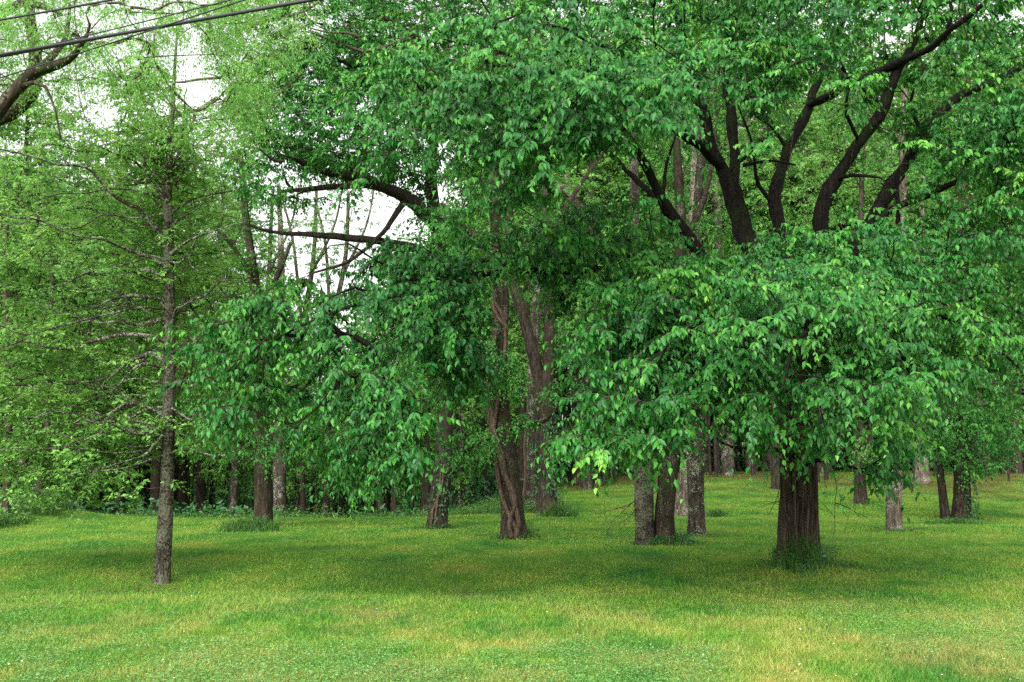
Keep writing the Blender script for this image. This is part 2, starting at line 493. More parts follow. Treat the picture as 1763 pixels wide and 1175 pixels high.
BASES = []
class Tree:
    """a skeleton of nodes; limbs are laid by hand, branches grow from them to every cluster of leaves"""
    def __init__(self, base, name, label, cat='tree', group=None):
        self.base = np.asarray(base, float)
        BASES.append(self.base)
        self.root = bpy.data.objects.new(name, None)
        self.root.empty_display_size = 0.5
        self.root.location = base
        SC.collection.objects.link(self.root)
        self.root['label'] = label
        self.root['category'] = cat
        if group:
            self.root['group'] = group
        self.pos, self.par, self.rad, self.dir = [], [], [], []
        self.trunk = None
    def limb(self, rows, mat, name='limb', S=14, step=0.22, ridge=0.10, flare=0.0, wob=0.012, parent=None, kink=0.0, grow=True):
        """rows: world points and radius; a mesh of its own"""
        q = spline(rows, step)
        q[:, 3] = np.maximum(q[:, 3], 0.004)
        q[1:-1, :3] += rng.normal(size=(len(q) - 2, 3)) * wob * q[1:-1, 3:4] * 6
        ph = rng.uniform(0, 6.28, 8)
        if kink:                                                # crooked growth, knots and swellings
            u = np.arange(len(q)) * step
            w = np.minimum(1, np.minimum(u, u[::-1]) / 0.6) * kink
            for ax_ in range(3):
                q[:, ax_] += w * (np.sin(u * 2.1 + ph[ax_]) + 0.6 * np.sin(u * 4.7 + ph[ax_ + 3]))
            q[:, 3] *= 1 + 0.10 * np.sin(u * 3.3 + ph[6]) + 0.06 * np.sin(u * 8.1 + ph[7])
        z0 = q[0, 2]
        def shp(a, z):
            f = 1 + ridge * (0.45 * np.sin(3 * a + ph[0] + 0.7 * z) + 0.35 * np.sin(5 * a + ph[1] - 0.9 * z) + 0.3 * np.sin(9 * a + ph[2] + 1.1 * np.sin(1.3 * z)) + 0.25 * np.sin(15 * a + ph[3] + 1.7 * np.sin(2.1 * z + ph[5])) + 0.3 * np.sin(2.3 * z + ph[4] + 2 * a))
            if S > 60:
                f = f + 0.035 * np.sin(23 * a + 2 * np.sin(1.9 * z + ph[0])) + 0.03 * np.sin(34 * a + 3 * np.sin(1.3 * z + ph[1])) * np.sin(3.1 * z + 5 * a)
            if flare:
                e = np.exp(-np.maximum(z - z0, 0) / 0.28)
                f = f + flare * e * (0.65 + 0.6 * np.maximum(0, np.sin(4 * a + ph[6])) + 0.3 * np.sin(7 * a + ph[7]))
            return f
        mb = MB()
        multitube(mb, q[None, :, :3], q[None, :, 3], S, shp)
        k = len(q)                                              # close the top
        mb.add(q[-1:, :3], tint=[0.5])
        tip = mb.n - 1
        mb.T.append(np.array([[(k - 1) * S + i, (k - 1) * S + (i + 1) % S, tip] for i in range(S)]))
        mb.MT.append(np.zeros(S, int))
        if name == 'vine' and self.trunk:
            parent = self.trunk
        o = mb.build(name, mat, parent or self.root, self.base, smooth=True)
        if name == 'trunk':
            self.trunk = o
        if grow:
            d = norm(np.gradient(q[:, :3], axis=0))
            b = len(self.pos)
            for i in range(len(q)):
                self.pos.append(q[i, :3]); self.dir.append(d[i]); self.rad.append(q[i, 3]); self.par.append(-1)
        return o
    thin, bend = 1.0, 0.0
    def pl(self, rows, mat, name='limb', **kw):
        """rows in photograph pixels (px, py, distance, width in px)"""
        r = np.asarray(rows, float)
        p = P(r[:, 0], r[:, 1], r[:, 2])
        if name == 'limb' and self.bend:
            kw.setdefault('kink', self.bend)
        return self.limb(np.column_stack([p, 0.5 * r[:, 3] * r[:, 2] / F * (self.thin if name == 'limb' else 1)]), mat, name, **kw)
    def grow(self, C, mat, tip=0.005, lim=None, rise=0.0, name='branches', K=7, zmin=None, into=None):
        n0 = len(self.pos)
        cap = n0 + len(C) * 40
        pos = np.zeros((cap, 3)); dr = np.zeros((cap, 3)); par = np.full(cap, -1); rad = np.zeros(cap)
        pos[:n0], dr[:n0], rad[:n0] = self.pos, self.dir, self.rad
        ok = np.ones(cap, bool)
        if zmin is not None:
            ok[:n0] = pos[:n0, 2] > zmin
        d0 = np.array([np.min(np.sum((pos[:n0] - c) ** 2, 1)) for c in C])
        n = n0
        chains, ends = [], {}
        for ci in np.argsort(d0):
            c = C[ci]
            v = c - pos[:n]
            dist = np.linalg.norm(v, axis=1) + 1e-6
            cosang = (v * dr[:n]).sum(1) / dist
            cost = dist * (1.35 - 0.35 * cosang)
            cost[~ok[:n]] = 1e9
            b = int(np.argmin(cost))
            L = dist[b]
            m = max(2, int(L / 0.28))
            t = np.linspace(0, 1, m + 1)[1:, None]
            ctl = pos[b] + dr[b] * L * 0.38 + rng.normal(size=3) * 0.07 * L + np.array([0, 0, rise * L])
            q = (1 - t) ** 2 * pos[b] + 2 * t * (1 - t) * ctl + t ** 2 * c
            if m > 2:
                q[:-1] += rng.normal(size=(m - 1, 3)) * 0.025
            if n + m > cap:
                break
            idx = np.arange(n, n + m)
            pos[idx] = q
            dr[idx] = norm(np.gradient(np.vstack([pos[b], q]), axis=0))[1:]
            par[idx] = np.concatenate([[b], idx[:-1]])
            chains.append((b, idx)); ends[ci] = n + m - 1
            n += m
        cnt = np.zeros(n)
        for e in ends.values():
            cnt[e] += 1
        for i in range(n - 1, n0 - 1, -1):
            cnt[par[i]] += cnt[i]
        r = tip * np.maximum(cnt, 1) ** 0.44
        mb = MB() if into is None else into
        PP, RR = [], []
        for b, idx in chains:
            pts = np.vstack([pos[b], pos[idx]])
            rr = np.concatenate([[r[idx[0]]], r[idx]])
            if b < n0:
                rr = np.minimum(rr, max(rad[b] * 0.75, tip))
            rr[-1] = min(rr[-1], tip * 1.2)
            s = np.linspace(0, len(pts) - 1, K)
            i0 = np.minimum(s.astype(int), len(pts) - 2)
            f = (s - i0)[:, None]
            PP.append(pts[i0] * (1 - f) + pts[i0 + 1] * f)
            RR.append(rr[i0] * (1 - f[:, 0]) + rr[i0 + 1] * f[:, 0])
        PP, RR = np.array(PP), np.array(RR)
        big = RR[:, 0] > 0.025
        if big.any():
            multitube(mb, PP[big], RR[big], 8)
        if (~big).any():
            multitube(mb, PP[~big], RR[~big], 4)
        if into is None:
            mb.build(name, mat, self.root, self.base, smooth=True)
        C2 = np.array([pos[ends[i]] for i in sorted(ends)])
        D2 = np.array([dr[ends[i]] for i in sorted(ends)])
        return C2, D2
    def crown(self, C, D, mat, twigmat=None, name='crown', into=None, bark=None, **kw):
        ml = MB() if into is None else into
        if into is not None:
            ml.mat, mat = 1, [bark, mat]
        mt = MB() if twigmat else None
        sprays(ml, mt, C, D, **kw)
        ml.build(name, mat, self.root, self.base)
        if mt:
            mt.build('twigs', twigmat, self.root, self.base, smooth=True)

def thing(name, loc, label, cat, group=None):
    o = bpy.data.objects.new(name, None)
    o.location = loc
    o.empty_display_size = 0.4
    SC.collection.objects.link(o)
    o['label'] = label
    o['category'] = cat
    if group:
        o['group'] = group
    return o

# ------------------------------------------------------------------ ground
def ground_mesh():
    def axis(lo, hi, dense_lo, dense_hi, st):
        a = [dense_lo]
        s = st
        while a[-1] > lo:
            s *= 1.12; a.append(a[-1] - s)
        b = [dense_hi]
        s = st
        while b[-1] < hi:
            s *= 1.12; b.append(b[-1] + s)
        return np.array(a[::-1] + list(np.arange(dense_lo + st, dense_hi - st / 2, st)) + b)
    xs = axis(-900, 900, -30, 30, 0.25)
    ys = axis(-300, 1200, 6, 60, 0.25)
    X, Y = np.meshgrid(xs, ys)
    Z = H(X, Y)
    n, m = len(xs), len(ys)
    i, j = np.meshgrid(np.arange(n - 1), np.arange(m - 1))
    a = j * n + i
    mb = MB()
    mb.add(np.stack([X, Y, Z], -1).reshape(-1, 3), quads=np.stack([a, a + 1, a + n + 1, a + n], -1).reshape(-1, 4))
    o = mb.build('ground', ground_material(), smooth=True)
    o['kind'] = 'structure'
ground_mesh()

def lawn():
    n = 430000
    py = rng.uniform(822, 1240, n)
    d = np.minimum(3428 / (py - 800), 66)
    far = d > 45
    d[far] = U(38, 66, far.sum())
    x = U(-1, 1, n) * (0.5 * d + 1.5)
    y = d + U(-0.3, 0.3, n)
    z = H(x, y)
    lump = vnoise(x, y, 0.30, 5) * 0.8 + vnoise(x, y * .6, 0.9, 6) * 0.9
    h = 0.038 * U(0.5, 1.4, n) * (0.2 + 1.05 * lump) * (1 + d * 0.006)
    w = 0.00062 * d + 0.002
    a = U(0, 2 * np.pi, n)
    s = np.stack([np.cos(a), np.sin(a), 0 * a], -1) * (w * 0.5)[:, None]
    lean = rng.normal(size=(n, 3)) * 0.55 * h[:, None]
    lean[:, 2] = h
    b = np.stack([x, y, z - 0.004], -1)
    V = np.stack([b - s, b + s, b + lean], 1)
    mb = MB()
    t = np.clip(0.4 + rng.normal(size=n) * 0.22, 0, 1)
    mb.add(V.reshape(-1, 3), tris=np.arange(3 * n).reshape(-1, 3), tint=np.stack([t * 0.5, t * 0.5, t], 1).ravel())
    o = mb.build('lawn_grass', grass_material())
    o['kind'] = 'stuff'; o['label'] = 'short mown grass covering the whole lawn'; o['category'] = 'grass'

    # clover
    n = 190000
    py = rng.uniform(1035, 1260, n)
    d = 3428 / (py - 800) + U(-.3, .3, n)
    x = U(-1, 1, n) * (0.5 * d + 1.5)
    p = vnoise(x, d * 0.5, 1.5, 21) * 0.55 + vnoise(x, d * 0.6, 0.5, 22) * 0.3 + 0.15 * vnoise(x, d, 0.16, 23) + 0.10 * sm(12.5, 9.5, d) + 0.05 * sm(0, 4, x) * sm(13, 10, d)
    k = rng.uniform(0, 1, n) < 0.85 * sm(0.42, 0.66, p)
    x, y = x[k], d[k]
    n = len(x)
    z = H(x, y) + U(0.03, 0.075, n)
    mb = MB()
    a0 = U(0, 2 * np.pi, n)
    tilt = rng.normal(size=(n, 3)) * 0.28
    nr0 = norm(np.array([0, 0, 1.]) + tilt)
    tn = np.clip(0.45 + rng.normal(size=n) * 0.22, 0, 1)
    for j in range(3):
        a = a0 + j * 2.094
        ax = np.stack([np.cos(a), np.sin(a), -0.12 + 0 * a], -1)
        ax = norm(ax - (ax * nr0).sum(-1, keepdims=True) * nr0 * 0.9)
        nr = norm(nr0 - (nr0 * ax).sum(-1, keepdims=True) * ax)
        leaves(mb, np.stack([x, y, z], -1), ax, nr, U(0.007, 0.012, n), tn, ROUND)
    o = mb.build('clover', M['clover'])
    o['kind'] = 'stuff'; o['label'] = 'patches of clover in the front lawn'; o['category'] = 'clover'

    # specks: clover heads, dandelions, fallen leaves
    mb = MB()
    n = 130
    py = rng.uniform(1000, 1200, n); d = 3428 / (py - 800); x = U(-.5, .5, n) * d
    ax = norm(rng.normal(size=(n, 3)) * [1, 1, .3]); nr = np.tile([0, 0, 1.], (n, 1)); nr = norm(nr - (nr * ax).sum(-1, keepdims=True) * ax)
    leaves(mb, np.stack([x, d, H(x, d) + 0.06], -1), ax, nr, U(.012, .02, n), np.full(n, .5), ROUND)
    o = mb.build('clover_flowers', plain_material('clover_flower', (0.6, 0.58, 0.5)))
    o['kind'] = 'stuff'; o['label'] = 'tiny white clover flowers dotted over the front lawn'; o['category'] = 'flowers'
    mb = MB()
    n = 260
    d = U(9.5, 45, n) ; x = U(-.5, .5, n) * d
    d = np.concatenate([d, 17.3 + rng.normal(size=170) * .45]); x = np.concatenate([x, -5.8 + rng.normal(size=170) * .6])
    n = len(d)
    ax = norm(rng.normal(size=(n, 3)) * [1, 1, .3]); nr = norm(np.array([0, 0, 1.]) + rng.normal(size=(n, 3)) * .4); nr = norm(nr - (nr * ax).sum(-1, keepdims=True) * ax)
    leaves(mb, np.stack([x, d, H(x, d) + 0.045], -1), ax, nr, U(.03, .06, n), np.full(n, .5), OVATE)
    o = mb.build('fallen_leaves', plain_material('fallen_leaf', (0.11, 0.068, 0.028), 0.8))
    o['kind'] = 'stuff'; o['label'] = 'scattered brown fallen leaves on the grass'; o['category'] = 'leaves'
lawn()

def blades(mb, x, y, h, w, lean, r=rng, z=None, tint0=0.45):
    n = len(x)
    z = H(x, y) - 0.01 if z is None else z
    a = r.uniform(0, 2 * np.pi, n)
    s = np.stack([np.cos(a), np.sin(a), 0 * a], -1) * (w * 0.5)[:, None]
    b = r.uniform(0, 2 * np.pi, n)
    ld = np.stack([np.cos(b), np.sin(b), 0 * b], -1) * (lean * h * r.uniform(0.2, 1.2, n))[:, None]
    p0 = np.stack([x, y, z], -1)
    up = np.array([0, 0, 1.])
    p1 = p0 + up * (0.55 * h)[:, None] + ld * 0.35
    p2 = p0 + up * (0.85 * h)[:, None] + ld * 1.1
    V = np.stack([p0 - s, p0 + s, p1 - s * .8, p1 + s * .8, p2], 1)
    off = (np.arange(n) * 5)[:, None, None]
    t = np.clip(tint0 + r.normal(size=n) * 0.2, 0, 1)
    mb.add(V.reshape(-1, 3), quads=(np.array([[[0, 1, 3, 2]]]) + off).reshape(-1, 4), tris=(np.array([[[2, 3, 4]]]) + off).reshape(-1, 3), tint=np.repeat(t, 5))

def tuft(q, rx, ry, h, n, label, hole=0.0, w=0.008, leafy=0, name='grass_tuft', cat='grass tuft', group='tufts of long grass left at the trunks'):
    o = thing(name, q, label, cat, group)
    a = U(0, 2 * np.pi, n)
    rr = np.sqrt(U(hole ** 2, 1, n))
    ph = U(0, 6.28, 3)
    edge = 0.72 + 0.30 * np.sin(2 * a + ph[0]) + 0.22 * np.sin(5 * a + ph[1]) + 0.12 * np.sin(9 * a + ph[2])
    rr = rr * np.maximum(edge, 0.2)
    k = U(0.4, 1.15, n) * np.clip(0.55 + 0.75 * vnoise(q[0] + rr * np.cos(a), q[1] + rr * np.sin(a), 0.22, 61), .3, 1.3)
    x, y = q[0] + rx * rr * np.cos(a), q[1] + ry * rr * np.sin(a)
    mb = MB()
    blades(mb, x, y, h * k * (1.25 - 0.75 * rr), np.full(n, w), np.full(n, 0.55), tint0=0.4)
    mb.build('blades', M['tuft'], o, q)
    if leafy:
        ml = MB()
        a = U(0, 2 * np.pi, leafy); rr = np.sqrt(U(0, 1, leafy))
        x, y = q[0] + rx * rr * np.cos(a), q[1] + ry * rr * np.sin(a)
        p = np.stack([x, y, H(x, y) + h * U(0.15, 0.95, leafy) * (1.1 - 0.7 * rr)], -1)
        ax = norm(rng.normal(size=(leafy, 3)) * [1, 1, .5]); nr = norm(np.array([0, -.3, 1.]) + rng.normal(size=(leafy, 3)) * .4)
        nr = norm(nr - (nr * ax).sum(-1, keepdims=True) * ax)
        leaves(ml, p, ax, nr, U(.05, .10, leafy), 0.5 + rng.normal(size=leafy) * .2, FOLD)
        ml.build('weed_leaves', M['leaf_dark'], o, q)
    return o

def ivy(tree, rows, n, size, name='ivy', side=-1.6, mat='leaf_dark', zlo=0.0):
    """leaves lying against a trunk given as rows of world point and radius"""
    q = spline(rows, 0.1)
    i = rng.integers(0, len(q), n)
    a = rng.normal(size=n) * 0.8 + side
    o = np.stack([np.cos(a), np.sin(a), 0 * a], -1)
    p = q[i, :3] + o * (q[i, 3] * 1.08 + 0.03)[:, None] + rng.normal(size=(n, 3)) * 0.02
    ax = norm(np.array([0, 0, -1.]) + o * 0.35 + rng.normal(size=(n, 3)) * 0.4)
    nr = o + rng.normal(size=(n, 3)) * 0.3 + np.array([0, 0, .25])
    nr = norm(nr - (nr * ax).sum(-1, keepdims=True) * ax)
    mb = MB()
    leaves(mb, p, ax, nr, size * U(.6, 1.2, n), 0.5 + rng.normal(size=n) * .25, FOLD)
    mb.build(name, M[mat], tree.trunk or tree.root, tree.base)

def rows_px(rows):
    r = np.asarray(rows, float)
    return np.column_stack([P(r[:, 0], r[:, 1], r[:, 2]), 0.5 * r[:, 3] * r[:, 2] / F])

def dead_twig(tree, rows, nsub=5, name='dead_branch', w=0.009):
    q = spline(np.column_stack([P(*np.asarray(rows, float).T[:3]), np.linspace(w, 0.003, len(rows))]), 0.08)
    mb = MB()
    multitube(mb, q[None, :, :3], q[None, :, 3], 5)
    for j in range(nsub):
        i = rng.integers(len(q) // 4, len(q) - 2)
        d = norm(q[i + 1, :3] - q[i, :3] + rng.normal(size=3) * 0.7)
        L = U(.15, .5)
        t = np.linspace(0, 1, 5)[:, None]
        pts = q[i, :3] + d * L * t + np.array([0, 0, -1]) * 0.25 * L * t ** 2 + rng.normal(size=(5, 3)) * 0.012 * t
        multitube(mb, pts[None], np.linspace(.004, .0018, 5)[None], 4)
    mb.build(name, M['dead'], tree.root, tree.base, smooth=True)

# ------------------------------------------------------------------ the old spreading tree
def old_tree():
    b = ground(1375, 968)
    d = b[1]
    t = Tree(b, 'spreading_tree', 'big old spreading tree with stout furrowed trunk, many dark limbs and broad drooping leaves')
    bm = M['bark_old']
    t.thin, t.bend = 0.80, 0.028
    t.pl([(1376, 985, d, 70), (1375, 940, d, 63), (1375, 890, d, 60), (1376, 820, d, 58), (1372, 740, d, 58), (1370, 660, d, 62), (1369, 590, d, 68), (1369, 545, d, 72)],
         M['bark_trunk'], 'trunk', S=110, step=0.05, ridge=0.15, flare=0.28, wob=0.0)
    k = d
    t.pl([(1352, 590, k, 40), (1310, 480, k + .3, 40), (1272, 380, k + .5, 40), (1258, 330, k + .5, 38), (1232, 262, k + .5, 28), (1210, 190, k + .4, 22), (1185, 110, k + .2, 18), (1165, 20, k, 14), (1150, -90, k, 8)], bm)
    t.pl([(1264, 345, k + .5, 30), (1263, 270, k + .8, 24), (1258, 200, k + 1, 22), (1252, 110, k + 1.2, 16), (1262, 0, k + 1.3, 12), (1275, -110, k + 1.4, 6)], bm)
    t.pl([(1244, 290, k + .5, 22), (1200, 250, k - .2, 20), (1150, 212, k - 1, 17), (1105, 180, k - 2, 14), (1080, 110, k - 3, 10), (1000, 60, k - 4, 7), (930, 40, k - 5, 5)], bm)
    t.pl([(1374, 580, k + .2, 34), (1352, 460, k + .6, 30), (1335, 350, k + 1, 27), (1358, 260, k + 1.4, 24), (1395, 170, k + 1.8, 20), (1440, 70, k + 2.4, 14), (1470, -60, k + 3, 8)], bm)
    t.pl([(1388, 580, k, 38), (1404, 460, k - .2, 36), (1420, 365, k - .3, 34), (1450, 290, k - .4, 28), (1500, 215, k - .6, 25), (1530, 160, k - .8, 22), (1580, 60, k - 1, 15), (1610, -60, k - 1, 8)], bm)
    t.pl([(1396, 590, k, 40), (1450, 480, k + .3, 36), (1497, 385, k + .6, 33), (1545, 300, k + .8, 28), (1590, 235, k + 1, 25), (1645, 170, k + 1.2, 22), (1735, 125, k + 1.2, 18), (1850, 60, k + 1, 10)], bm)
    t.pl([(1505, 385, k + .6, 22), (1555, 348, k + .3, 18), (1610, 335, k, 14), (1690, 300, k - .8, 9), (1760, 310, k - 2, 6)], bm)
    t.pl([(1395, 180, k + 1.6, 18), (1450, 155, k + .4, 18), (1500, 128, k - .6, 18), (1560, 100, k - 1.2, 18), (1610, 75, k - 1.8, 15), (1660, 40, k - 2.4, 12), (1720, -20, k - 3, 7)], bm)
    t.pl([(1625, 68, k - 1.9, 9), (1640, 20, k - 1.8, 8), (1622, -40, k - 1.6, 5)], bm)
    t.pl([(1352, 590, k - .2, 36), (1280, 520, k - .7, 33), (1215, 458, k - 1.1, 31), (1165, 378, k - 1.4, 27), (1118, 300, k - 1.8, 22), (1085, 245, k - 2.2, 17), (1030, 190, k - 3, 13), (960, 130, k - 4, 9), (860, 90, k - 5, 6)], bm)
    t.pl([(1160, 372, k - 1.4, 16), (1110, 318, k - .9, 14), (1075, 290, k - .7, 12), (1010, 240, k - 1, 8), (900, 200, k - 2, 5)], bm)
    t.pl([(1350, 610, k - .3, 30), (1270, 555, k - 1, 27), (1180, 500, k - 1.6, 24), (1080, 473, k - 2, 19), (990, 462, k - 2.3, 17), (880, 470, k - 2.7, 13), (770, 480, k - 3.2, 10), (650, 512, k - 3.7, 8), (560, 545, k - 4.1, 6), (470, 590, k - 4.4, 4)], bm)
    t.pl([(1190, 505, k - 1.5, 18), (1115, 458, k - 1.2, 15), (1040, 441, k - 1, 12), (950, 447, k - 1, 10), (850, 450, k - 1.3, 8), (720, 470, k - 2, 6), (600, 420, k - 3, 4)], bm)
    t.pl([(1120, 486, k - 1.8, 15), (1070, 500, k - 1.6, 14), (1030, 520, k - 1.6, 10), (1000, 570, k - 2, 6)], bm)
    for rows in ([(1330, 350, k + 1, 10), (1300, 300, k + .8, 8), (1290, 240, k + .6, 6), (1270, 180, k + .4, 4)], [(1440, 310, k - .4, 11), (1470, 300, k - .8, 8), (1510, 305, k - 1.2, 5)], [(1480, 245, k - .5, 10), (1455, 200, k - .8, 8), (1462, 150, k - 1, 5)],
                 [(1545, 300, k + .8, 10), (1545, 380, k + .5, 9), (1548, 450, k + .3, 7)], [(1250, 300, k + .5, 9), (1290, 260, k + .9, 8), (1330, 235, k + 1.2, 5)], [(1590, 238, k + 1, 11), (1570, 180, k + .8, 8), (1590, 120, k + .6, 5)],
                 [(1180, 230, k - .4, 9), (1160, 170, k - .8, 7), (1130, 80, k - 1.2, 5), (1125, 40, k - 1.4, 4)], [(1357, 260, k + 1.4, 9), (1330, 220, k + 1.2, 7), (1300, 200, k + 1, 4)], [(1280, 285, k + .7, 9), (1330, 278, k + .4, 7), (1370, 285, k + .2, 4)],
                 [(1140, 340, k - 1.6, 9), (1150, 280, k - 1.5, 7), (1165, 230, k - 1.4, 4)], [(1520, 180, k - .7, 9), (1490, 160, k - 1, 7), (1475, 120, k - 1.2, 4)], [(1640, 172, k + 1.2, 9), (1680, 200, k + .8, 7), (1740, 215, k + .4, 4)]):
        t.pl(rows, bm, S=8)
    for rows in ([(1366, 600, k - .3, 26), (1330, 560, k - 2, 20), (1270, 540, k - 4, 15), (1200, 560, k - 5.2, 9), (1120, 620, k - 6, 5)],
                 [(1372, 610, k - .3, 26), (1400, 560, k - 2.2, 20), (1460, 550, k - 3.8, 14), (1530, 590, k - 4.8, 8), (1600, 660, k - 5.2, 5)],
                 [(1370, 620, k - .4, 24), (1375, 570, k - 2.5, 18), (1390, 560, k - 4.5, 13), (1370, 600, k - 6, 8), (1350, 660, k - 6.6, 5)],
                 [(1380, 610, k - .1, 24), (1470, 560, k - .8, 18), (1570, 540, k - 1.8, 13), (1660, 560, k - 2.2, 9), (1740, 620, k - 2.4, 5)],
                 [(1372, 790, k - .2, 12), (1330, 770, k - 1.2, 8), (1260, 770, k - 2.2, 6)],
                 [(1376, 800, k - .3, 12), (1440, 790, k - 1.2, 7), (1520, 830, k - 1.8, 4)]):
        t.pl(rows, bm)
    gaps = [(915, 620, 72, 140, 30), (865, 850, 65, 120, 30), (955, 700, 55, 70, 30), (850, 700, 28, 80, 30), (1160, 285, 95, 62, 19), (1262, 300, 34, 72, 30), (1345, 300, 40, 60, 22), (1440, 280, 120, 75, 22), (1520, 330, 75, 60, 22), (1010, 305, 55, 50, 30),
            (770, 250, 40, 22, 30), (560, 425, 100, 48, 30), (430, 470, 35, 35, 30), (1480, 760, 45, 40, 30), (1650, 330, 40, 30, 20), (1550, 100, 105, 26, k - .6), (1420, 170, 40, 45, k + 1.5), (1735, 130, 40, 25, k + 1), (1130, 60, 20, 45, 30), (1520, 60, 18, 30, 30), (1368, 690, 34, 105, k), (1218, 715, 22, 45, k), (1490, 690, 30, 45, k), (1040, 640, 20, 40, k), (1600, 560, 26, 40, k), (600, 720, 26, 34, k), (500, 640, 20, 40, k), (720, 640, 24, 40, k), (766, 700, 26, 100, 30), (455, 740, 26, 60, 30), (560, 650, 26, 30, k), (640, 560, 30, 26, k), (850, 540, 26, 80, 30), (540, 560, 22, 22, k), (1420, 600, 22, 30, k), (1235, 225, 60, 70, 22), (1400, 215, 60, 60, 22), (1520, 190, 55, 60, k - .2), (1625, 195, 40, 40, k + .5), (1110, 250, 60, 50, k - 2), (1580, 70, 40, 40, k - .9), (1640, 165, 60, 28, k + 1), (1545, 130, 40, 40, k - .7), (1255, 150, 28, 50, k + .8), (1210, 170, 24, 40, k + .3), (1400, 140, 30, 40, k + 1.6)]
    hem = np.array([(250, 700), (340, 720), (380, 770), (430, 795), (480, 790), (530, 800), (580, 850), (640, 885), (690, 850), (720, 870), (745, 830), (766, 650), (795, 690), (850, 715), (920, 740), (960, 805), (1040, 825), (1100, 830), (1170, 790), (1205, 720), (1250, 725), (1285, 800), (1320, 800), (1350, 765), (1385, 770), (1405, 835), (1425, 780), (1460, 770), (1500, 850), (1545, 850), (1580, 740), (1640, 690), (1720, 700), (1800, 740)], float).T
    C = sample([(1340, 640, 240, 185, k - 7, k - 1.6, 620), (1110, 700, 150, 140, k - 6.5, k - 1, 260), (1555, 640, 170, 160, k - 6, k - .5, 260), (1700, 560, 100, 160, k - 3, k + 3, 90),
                (940, 150, 240, 140, k - 7, k - 2, 300), (1050, 215, 120, 80, k - 7.2, k - 4, 110), (800, 130, 120, 90, k - 6.5, k - 3, 90), (1240, 90, 200, 150, k - 6, k + 2, 300),
                (1540, 70, 260, 110, k - 5, k + 3, 300), (1690, 300, 110, 150, k - 4.5, k, 170), (1640, 180, 130, 80, k - 4, k + 2, 110), (1470, 455, 170, 80, k - 5, k - 1, 180),
                (640, 615, 255, 180, k - 5.0, k - .6, 390), (480, 640, 110, 150, k - 5, k - 2, 110), (630, 790, 90, 55, k - 5.5, k - 3, 50), (780, 560, 130, 120, k - 4.5, k - 2, 110),
                (900, 440, 240, 55, k - 4, k + .5, 140), (1010, 420, 150, 60, k - 3, k + 1, 60), (1180, 520, 140, 90, k - 6, k - 1.5, 150), (1130, 790, 150, 55, k - 6.8, k - 4, 90), (1370, 780, 100, 45, k - 6.5, k - 3, 55),
                (1500, 770, 110, 60, k - 5, k - 2, 70), (1330, 0, 420, 90, k - 3, k + 6, 200), (1550, -70, 360, 80, k - 4, k + 4, 200), (1000, -60, 300, 60, k - 5, k + 2, 150)], gaps=gaps, clump=5, cs=0.46, hem=hem)
    C2, D2 = t.grow(C, bm, tip=0.0058)
    out = norm(C2 - (b + np.array([0, 0, 4.5])))
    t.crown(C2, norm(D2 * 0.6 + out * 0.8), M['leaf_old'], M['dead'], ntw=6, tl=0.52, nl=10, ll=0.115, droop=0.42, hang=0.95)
    for rows in ([(1385, 770, k - .6), (1420, 800, k - 1), (1440, 830, k - 1.2), (1437, 868, k - 1.2), (1437, 910, k - 1.2), (1432, 940, k - 1.2)],
                 [(1437, 866, k - 1.2), (1455, 872, k - 1.2), (1472, 882, k - 1.3), (1482, 892, k - 1.3)],
                 [(1352, 810, k - .4), (1362, 840, k - .55), (1385, 858, k - .6), (1405, 872, k - .7), (1420, 880, k - .7)],
                 [(1345, 800, k - .5), (1340, 850, k - .45), (1322, 890, k - .5)],
                 [(1350, 820, k - .45), (1349, 870, k - .5), (1362, 900, k - .55), (1372, 905, k - .5)]):
        dead_twig(t, rows)
    for x0, x1 in ((1352, 1347), (1372, 1366), (1388, 1398)):          # thin vine stems climbing the trunk
        zz = np.linspace(960, 690, 9)
        rr = [(x0 + (x1 - x0) * i / 8 + rng.normal() * 1.2, y, k - 0.36, 4) for i, y in enumerate(zz)]
        t.pl(rr, M['vine'], 'vine', S=6, ridge=0, grow=False)
    for rows in ([(1475, 128, k - .6), (1478, 200, k - .6), (1472, 240, k - .6), (1463, 290, k - .5)], [(1490, 200, k - .6), (1488, 260, k - .5), (1486, 320, k - .5), (1495, 350, k - .4)],
                 [(1463, 290, k - .5), (1480, 320, k - .5), (1495, 345, k - .4)], [(1370, 200, k + 1), (1360, 270, k + .9), (1356, 330, k + .8)], [(1540, 200, k - .5), (1548, 260, k - .4), (1552, 330, k)]):
        dead_twig(t, rows, nsub=2, name='hanging_vine', w=0.012)
    return b
ob = old_tree()
tuft(ob + np.array([-0.02, -0.25, 0]), 0.76, 0.62, 0.56, 1700, 'tall clump of long grass and weeds round the foot of the big old spreading tree', w=0.010, leafy=160)
tuft(ground(1455, 975), 0.5, 0.28, 0.09, 500, 'low brownish tuft just right of the big old tree\'s foot')

